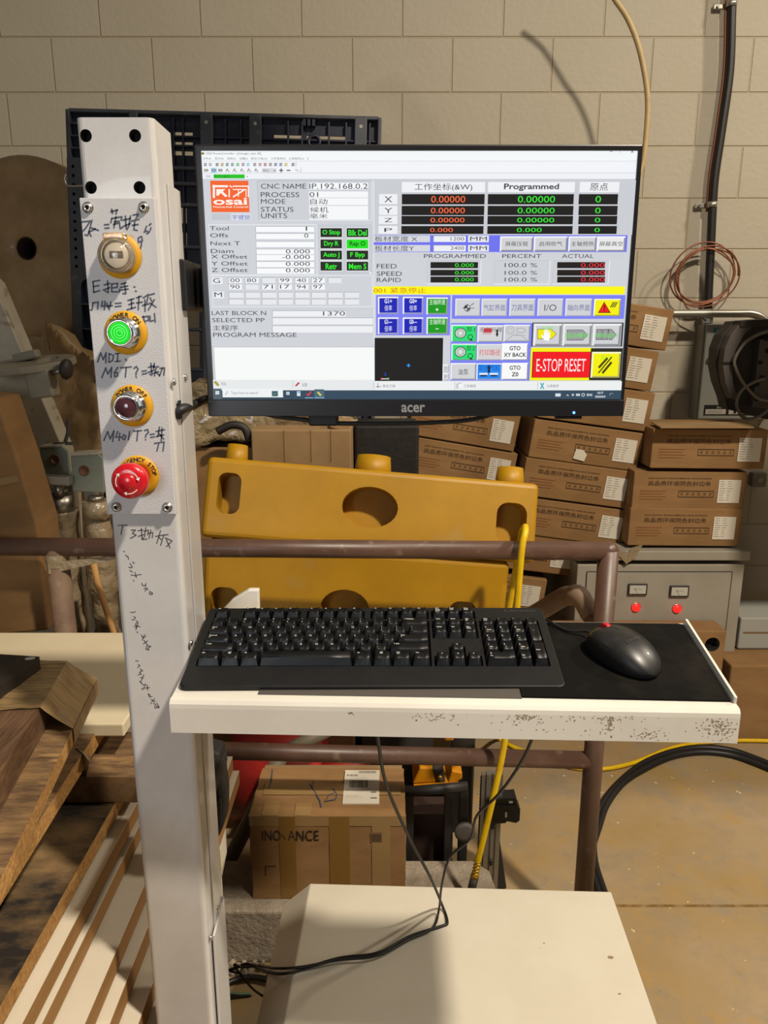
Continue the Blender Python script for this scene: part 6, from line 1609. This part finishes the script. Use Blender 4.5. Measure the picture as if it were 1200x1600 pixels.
# wood-look panels on the higher pile, turned a little
yaw = math.radians(9.0)
def UP(x, y, Z): return PZ(x, y, Z)
ZC = CAM_H - .585
pC = UP(150, 1063, ZC)
dirY = Vector((-math.sin(yaw), math.cos(yaw), 0)); dirX = Vector((math.cos(yaw), math.sin(yaw), 0))
def panel(name, label, P_far, P_near, length, Wd, th, top, edge):
    """P_far = far right corner, P_near = another point of the right edge"""
    dy = (P_far - P_near); dy.z = 0; dy.normalize(); dx = Vector((dy.y, -dy.x, 0))
    fr = Frame(P_far, dx, dy)
    t = thing(name, label, 'panel', P_far - dx * Wd / 2 - dy * length / 2 - Vector((0, 0, th)), None)
    b = MB(); b.fbox(fr, -Wd, 0, -length, 0, -th, 0, edge, .0008); part('core', b, t)
    b = MB(); b.fbox(fr, -Wd, 0, -length, 0, 0, .0012, top); part('facing', b, t)
    return t, dx, dy
_, cdx, cdy = panel('walnut_panel', 'walnut look panel with a pale chipboard edge, the lower of the wrapped pile', pC, UP(36, 1300, ZC), 1.05, .62, .024, 'walnut_dust', 'chipboard')
ZB_ = ZC + .045
pBk = UP(104, 1036, ZB_)
_, bdx, bdy = panel('walnut_panel', 'thick walnut look block of panels wrapped in dusty film beside the black panel', pBk, UP(0, 1210, ZB_), 1.0, .60, .043, 'walnut', 'walnut')
ZA = ZB_ + .024
pA = UP(62, 1027, ZA)
blk, adx, ady = panel('dark_board', 'black panel with a pale sticker lying on top of the wrapped walnut pile', pA, UP(0, 1072, ZA), .8, .5, .021, 'black_board', 'black_board')
blk.name = 'dark_board'
q = UP(47, 1030, ZA); b = MB(); b.disc(Frame(q, dirX, dirY), 0, -.0, .008, .0014, 'grey_carton', 16, .006); part('sticker', b, blk, 'pale sticker', norm=False)
# dusty film stretched from the block down to the lower panel edge
b = MB(); w_e = .0022
A0 = Vector((pBk.x, pBk.y, ZB_)); C0 = pC.copy()
A1_ = UP(62, 1109, ZB_); C1_ = UP(112, 1142, ZC); W0 = UP(0, 1034, ZB_); W1 = UP(-5, 1113, ZB_)
n1, n2 = 10, 14
up_ = Vector((0, 0, w_e))
i = b.mi('film_clear')
MATS['dusty_film'] = M('dusty_film', '#6e5a40', 0.35, hex2='#a08459', vscale=10, stretch=(1.5, 14, 1.5), vlo=.35, vhi=.68, bump=.4, bscale=30, bdist=.006, coat=.3, alpha=.94)
def sheet(P00, P10, P01, P11, sag=0.0, seed=0):
    from mathutils import noise
    g = []
    for a in range(n1 + 1):
        row = []
        for c in range(n2 + 1):
            u, v = a / n1, c / n2
            p = (P00 * (1 - u) + P10 * u) * (1 - v) + (P01 * (1 - u) + P11 * u) * v
            p = p + up_ + Vector((0, 0, .0015 + .0022 * noise.noise(Vector((v * 9 + seed, u * 3, 0))) - sag * math.sin(math.pi * u) * .5))
            row.append(b.bm.verts.new(p))
        g.append(row)
    j = b.mi('dusty_film')
    for r0, r1 in zip(g, g[1:]):
        for c in range(n2):
            f = b.bm.faces.new([r0[c], r0[c + 1], r1[c + 1], r1[c]]); f.material_index = j; f.smooth = True
sheet(W0, A0 + dirX * .001, W1, A1_ + dirX * .001)
sheet(A0 + dirX * .001, C0 + dirX * .002, A1_ + dirX * .001, C1_ + dirX * .002, .004, 3)
Cd = Vector((0, 0, -.025)); sheet(C0 + dirX * .003, C0 + dirX * .003 + Cd, C1_ + dirX * .003, C1_ + dirX * .003 + Cd, 0, 5)
solo('stretch_film', b, 'dusty clear stretch film pulled over the end of the walnut panel pile', 'plastic film', norm=True)
# next dusty pile ends under it, toward the column
ZD = CAM_H - .70
pD = UP(163, 1124, ZD)
panel('walnut_panel', 'dusty film covered panel end just below the wrapped walnut pile', pD, UP(58, 1288, ZD), 1.0, .45, .030, 'walnut_dust', 'chipboard')
zt3 = CAM_H - .81 + .0012
b = MB(); b.box((-.78, 1.235, zt3 + .028), (.72, .15, .052), 'walnut_dust', .002); solo('dusty_board', b, 'short dusty brown board lying across the far end of the dusty chipboard board', 'board')
crumple('torn_film', 'torn crumpled clear film hanging at the corner of the dusty panel end', 'plastic film', [UP(128, 1172, ZD + .004), UP(140, 1190, ZD + .002), UP(134, 1215, ZD - .06), UP(118, 1168, ZD + .004), UP(130, 1195, ZD - .05), UP(142, 1180, ZD - .02)], 'film_pale', .006, 9, 3)
# ------------------------------------------------------------------ things glimpsed under the shelf
UF = 2.15
a = PY(362, 1148, UF); c = PY(560, 1148, UF)
b = MB()
rb = thing('red_machine_cover', 'red painted curved machine cover low behind the guard rail', 'machine cover', (PY(450, 1200, UF).x, UF + .1, 0))
P = PY(415, 1240, UF); Q = PY(560, 1240, UF)
b.cyl((PY(365, 1180, UF).x, UF + .035, .0 + .155), (PY(505, 1180, UF).x, UF + .035, .155), .155, 'red_paint', seg=40); part('drum', b, rb)
b = MB(); b.lathe([(0, -.02), (.10, -.02), (.12, .02), (.08, .07), (0, .08)], Frame((PY(528, 1160, UF).x + .02, UF - .0, .122), (1, 0, 0), (0, 0, 1)), 'red_paint', 32); part('end_cap', b, rb)
b = MB(); b.cyl(PY(440, 1180, 1.95), PY(520, 1135, 2.0), .022, 'grey_pipe', seg=16); s_ = PY(440, 1180, 1.95); b.cyl(s_, (s_.x - .16, 1.93, .02), .022, 'grey_pipe', seg=16); solo('grey_pipe', b, 'dusty grey pipe slanting before the red machine cover', 'pipe')
b = MB(); pq = [(565, 1120), (660, 1120), (700, 1172), (640, 1172), (575, 1150)]
fq = Frame((0, 2.3, 0), (1, 0, 0), (0, 0, 1)); pts = [(PY(x, y, 2.3).x, PY(x, y, 2.3).z) for x, y in pq]; zmin = min(p[1] for p in pts)
b.prism([(pts[0][0], 0.0), (pts[1][0] + .05, 0.0), (pts[1][0] + .03, pts[1][1]), (pts[0][0], pts[0][1])], fq, -.02, 0, 'dark_plate', .003); solo('dark_plate', b, 'dark grey steel plate standing beyond the orange jack', 'steel plate')
oj = thing('orange_jack', 'orange machine jack with dark fittings low behind the guard rail', 'machine part', (PY(690, 1200, 2.0).x, 2.05, 0))
OF = 1.98; fo = Frame((0, OF, 0), (1, 0, 0), (0, 0, 1))
def op(x, y): P = PY(x, y, OF); return (P.x, P.z)
b = MB(); b.prism([op(645, 1225), op(656, 1200), op(676, 1200), op(682, 1222)], fo, -.10, 0, 'machine_orange', .004); b.prism([op(700, 1222), op(706, 1203), op(722, 1206), op(722, 1216), op(712, 1221)], fo, -.10, .005, 'machine_orange', .004); b.prism([op(646, 1226), op(716, 1220), op(716, 1228), op(646, 1232)], fo, -.12, .01, 'machine_orange', .003); part('body', b, oj)
b = MB(); b.prism([op(648, 1168), op(662, 1140), op(668, 1140), op(664, 1168)], fo, -.14, -.06, 'machine_orange', .004); b.prism([op(690, 1140), op(706, 1140), op(712, 1175), op(698, 1175)], fo, -.14, -.06, 'machine_orange', .004); part('upright', b, oj)
b = MB(); b.prism([op(676, 1200), op(692, 1200), op(696, 1222), op(682, 1222)], fo, -.08, .004, 'dark_plate', .003); P = op(687, 1213); b.lathe([(0, .004), (.008, .004), (.007, .010), (0, .011)], Frame((P[0], OF, P[1]), (1, 0, 0), (0, 0, 1)), 'brass', 14); part('lug', b, oj)
b = MB(); zz = op(680, 1232)[1]; x0, x1 = op(646, 1230)[0], op(716, 1230)[0]; b.box(((x0 + x1) / 2, OF + .06, zz / 2), (x1 - x0 - .02, .08, zz), 'dark_metal', .004); part('pedestal', b, oj)
b = MB(); b.box((PY(735, 1165, 2.12).x, 2.30, .13), (.075, .46, .26), 'dark_metal', .006, rot('Z', -8)); solo('dark_beam', b, 'dark steel beam running back past the orange jack', 'beam')
# dark machine box
DF = 1.80
x0, x1 = PY(634, 1230, DF).x, PY(731, 1230, DF).x; zt_ = PY(680, 1231, DF).z
dm = thing('open_machine', 'dark open machine frame beside the worn parcel box', 'machine', ((x0 + x1) / 2, DF + .08, 0))
b = MB(); b.cyl((x0, DF, zt_ - .012), (x1, DF - .0, zt_ + .004), .014, 'dark_metal', seg=16); part('top_bar', b, dm)
b = MB(); b.box(((x0 + x1) / 2 - .02, DF + .07, zt_ / 2 - .05), (x1 - x0 - .06, .08, zt_ - .10), 'dark_brown', .004); part('panel', b, dm)
for x in (x0 + .01, x0 + (x1 - x0) * .70, x1 - .01):
    b = MB(); b.box((x, DF + .005, zt_ / 2), (.024, .03, zt_ - .01), 'dark_metal', .003); part('post', b, dm)
b = MB(); P = PY(729, 1300, DF - .02); b.lathe([(0, .0), (.028, 0), (.028, .012), (.018, .014), (0, .014)], Frame((P.x - .005, DF - .012, P.z), (1, 0, 0), (0, 0, 1)), 'guard_grey', 24); part('pulley', b, dm)
# aluminium profile and the black carrier clip on it
AF = 1.785
p0 = PY(748, 1212, AF); p1 = PY(765, 1346, AF + .01)
ap = thing('aluminium_profile', 'upright grooved aluminium profile beside the dark machine frame', 'profile', (p1.x, AF + .01, 0))
axz = (Vector((p0.x, AF, p0.z)) - Vector((p1.x + .004, AF + .02, 0.0))); L_ = axz.length
AFr = Frame(Vector((p1.x + .004, AF + .02, 0.0)), (1, 0, 0), axz)
b = MB(); sec_ = [(-.022, 0), (-.010, 0), (-.010, -.006), (-.004, -.006), (-.004, 0), (.004, 0), (.004, -.006), (.010, -.006), (.010, 0), (.022, 0), (.022, -.02), (-.022, -.02)]
s2 = Frame(AFr.o, (1, 0, 0), -AFr.n, AFr.ey); b.prism([(u, -v) for u, v in sec_], s2, 0, L_, 'alu', 0); b.fbox(AFr, -.034, -.024, 0, L_ - .004, -.02, -.004, 'alu')
for k in range(34): b.fbox(AFr, -.036, -.034, .01 + k * L_ / 36, .01 + k * L_ / 36 + L_ / 80, -.02, -.004, 'dark_metal')
part('extrusion', b, ap)
for v in (.30, .14):
    b = MB(); b.fbox(AFr, -.005, .005, L_ * v * 1.9, L_ * v * 1.9 + .018, .0, .006, 'dark_metal', .002); part('slot_nut', b, ap)
b = MB(); c0, c1 = PY(764, 1284, AF), PY(812, 1247, AF)
fc = Frame((0, AF + .01, 0), (1, 0, 0), (0, 0, 1)); cp = lambda x, y: (PY(x, y, AF).x, PY(x, y, AF).z)
b.prism([cp(760, 1248), cp(800, 1247), cp(807, 1246), cp(808, 1260), cp(813, 1264), cp(812, 1282), cp(806, 1286), cp(792, 1283), cp(790, 1286), cp(760, 1288)], fc, -.03, .012, 'black_plastic', .002)
b.fbox(fc, cp(789, 1270)[0], cp(792, 1270)[0], cp(0, 1276)[1], cp(0, 1268)[1], .012, .0135, 'paper'); b.fbox(fc, cp(795, 1252)[0], cp(801, 1252)[0], cp(0, 1254)[1], cp(0, 1251)[1], .012, .0135, 'paper'); b.fbox(fc, cp(768, 1259)[0], cp(808, 1259)[0], cp(0, 1261)[1], cp(0, 1257)[1], .012, .016, 'dark_metal')
part('carrier_clip', b, ap, 'black plastic clip')
b = MB(); a = PY(752, 1180, 1.9); b.box((PY(775, 1270, 1.83).x, 1.84, .15), (.03, .03, .30), 'dark_metal', .003, rot('Y', -9)); solo('steel_strip', b, 'dark steel strip leaning behind the aluminium profile', 'steel strip')
# black pouch and the yellow striped carton behind the column
PFy = 1.13
pts = [(318, 1172), (328, 1177), (344, 1179), (347, 1222), (351, 1246), (350, 1290), (340, 1314), (330, 1318), (312, 1316), (308, 1170)]
fq = Frame((0, PFy, 0), (1, 0, 0), (0, 0, 1))
pc_ = thing('tool_pouch', 'black ribbed hanging pouch tucked behind the column below the shelf', 'pouch', PY(338, 1320, PFy))
b = MB(); b.prism([(PY(x, y, PFy).x, PY(x, y, PFy).z) for x, y in pts], fq, -.05, 0, 'bag_black', .008); part('body', b, pc_)
b = MB(); b.prism([(PY(x, y, PFy).x, PY(x, y, PFy).z) for x, y in ((330, 1262), (343, 1245), (347, 1250), (347, 1288), (334, 1298))], fq, 0, .006, 'bag_black', .002); part('pocket', b, pc_)
b = MB(); b.box((PY(318, 1190, 1.05).x, 1.06, PY(318, 1190, PFy).z), (.03, .18, .02), 'bag_black', .003); part('strap', b, pc_)
b = MB(); SFy = 1.40
pt = [(PY(x, y, SFy).x, PY(x, y, SFy).z) for x, y in ((318, 1316), (344, 1318), (346, 1360), (338, 1400), (318, 1400))]
fq = Frame((0, SFy, 0), (1, 0, 0), (0, 0, 1)); b.prism([(pt[0][0] - .04, .0), (pt[3][0], 0.0), pt[3], pt[2], pt[1], (pt[0][0] - .04, pt[0][1])], fq, -.06, 0, 'board_white', .002)
b.prism([(PY(x, y, SFy).x, PY(x, y, SFy).z) for x, y in ((339, 1342), (344, 1326), (346, 1358), (339, 1388))], fq, 0, .001, 'tag_yellow')
solo('striped_carton', b, 'slim white pack with a yellow stripe peeping out behind the column', 'pack')
bpy.data.scenes.remove(_tmp)
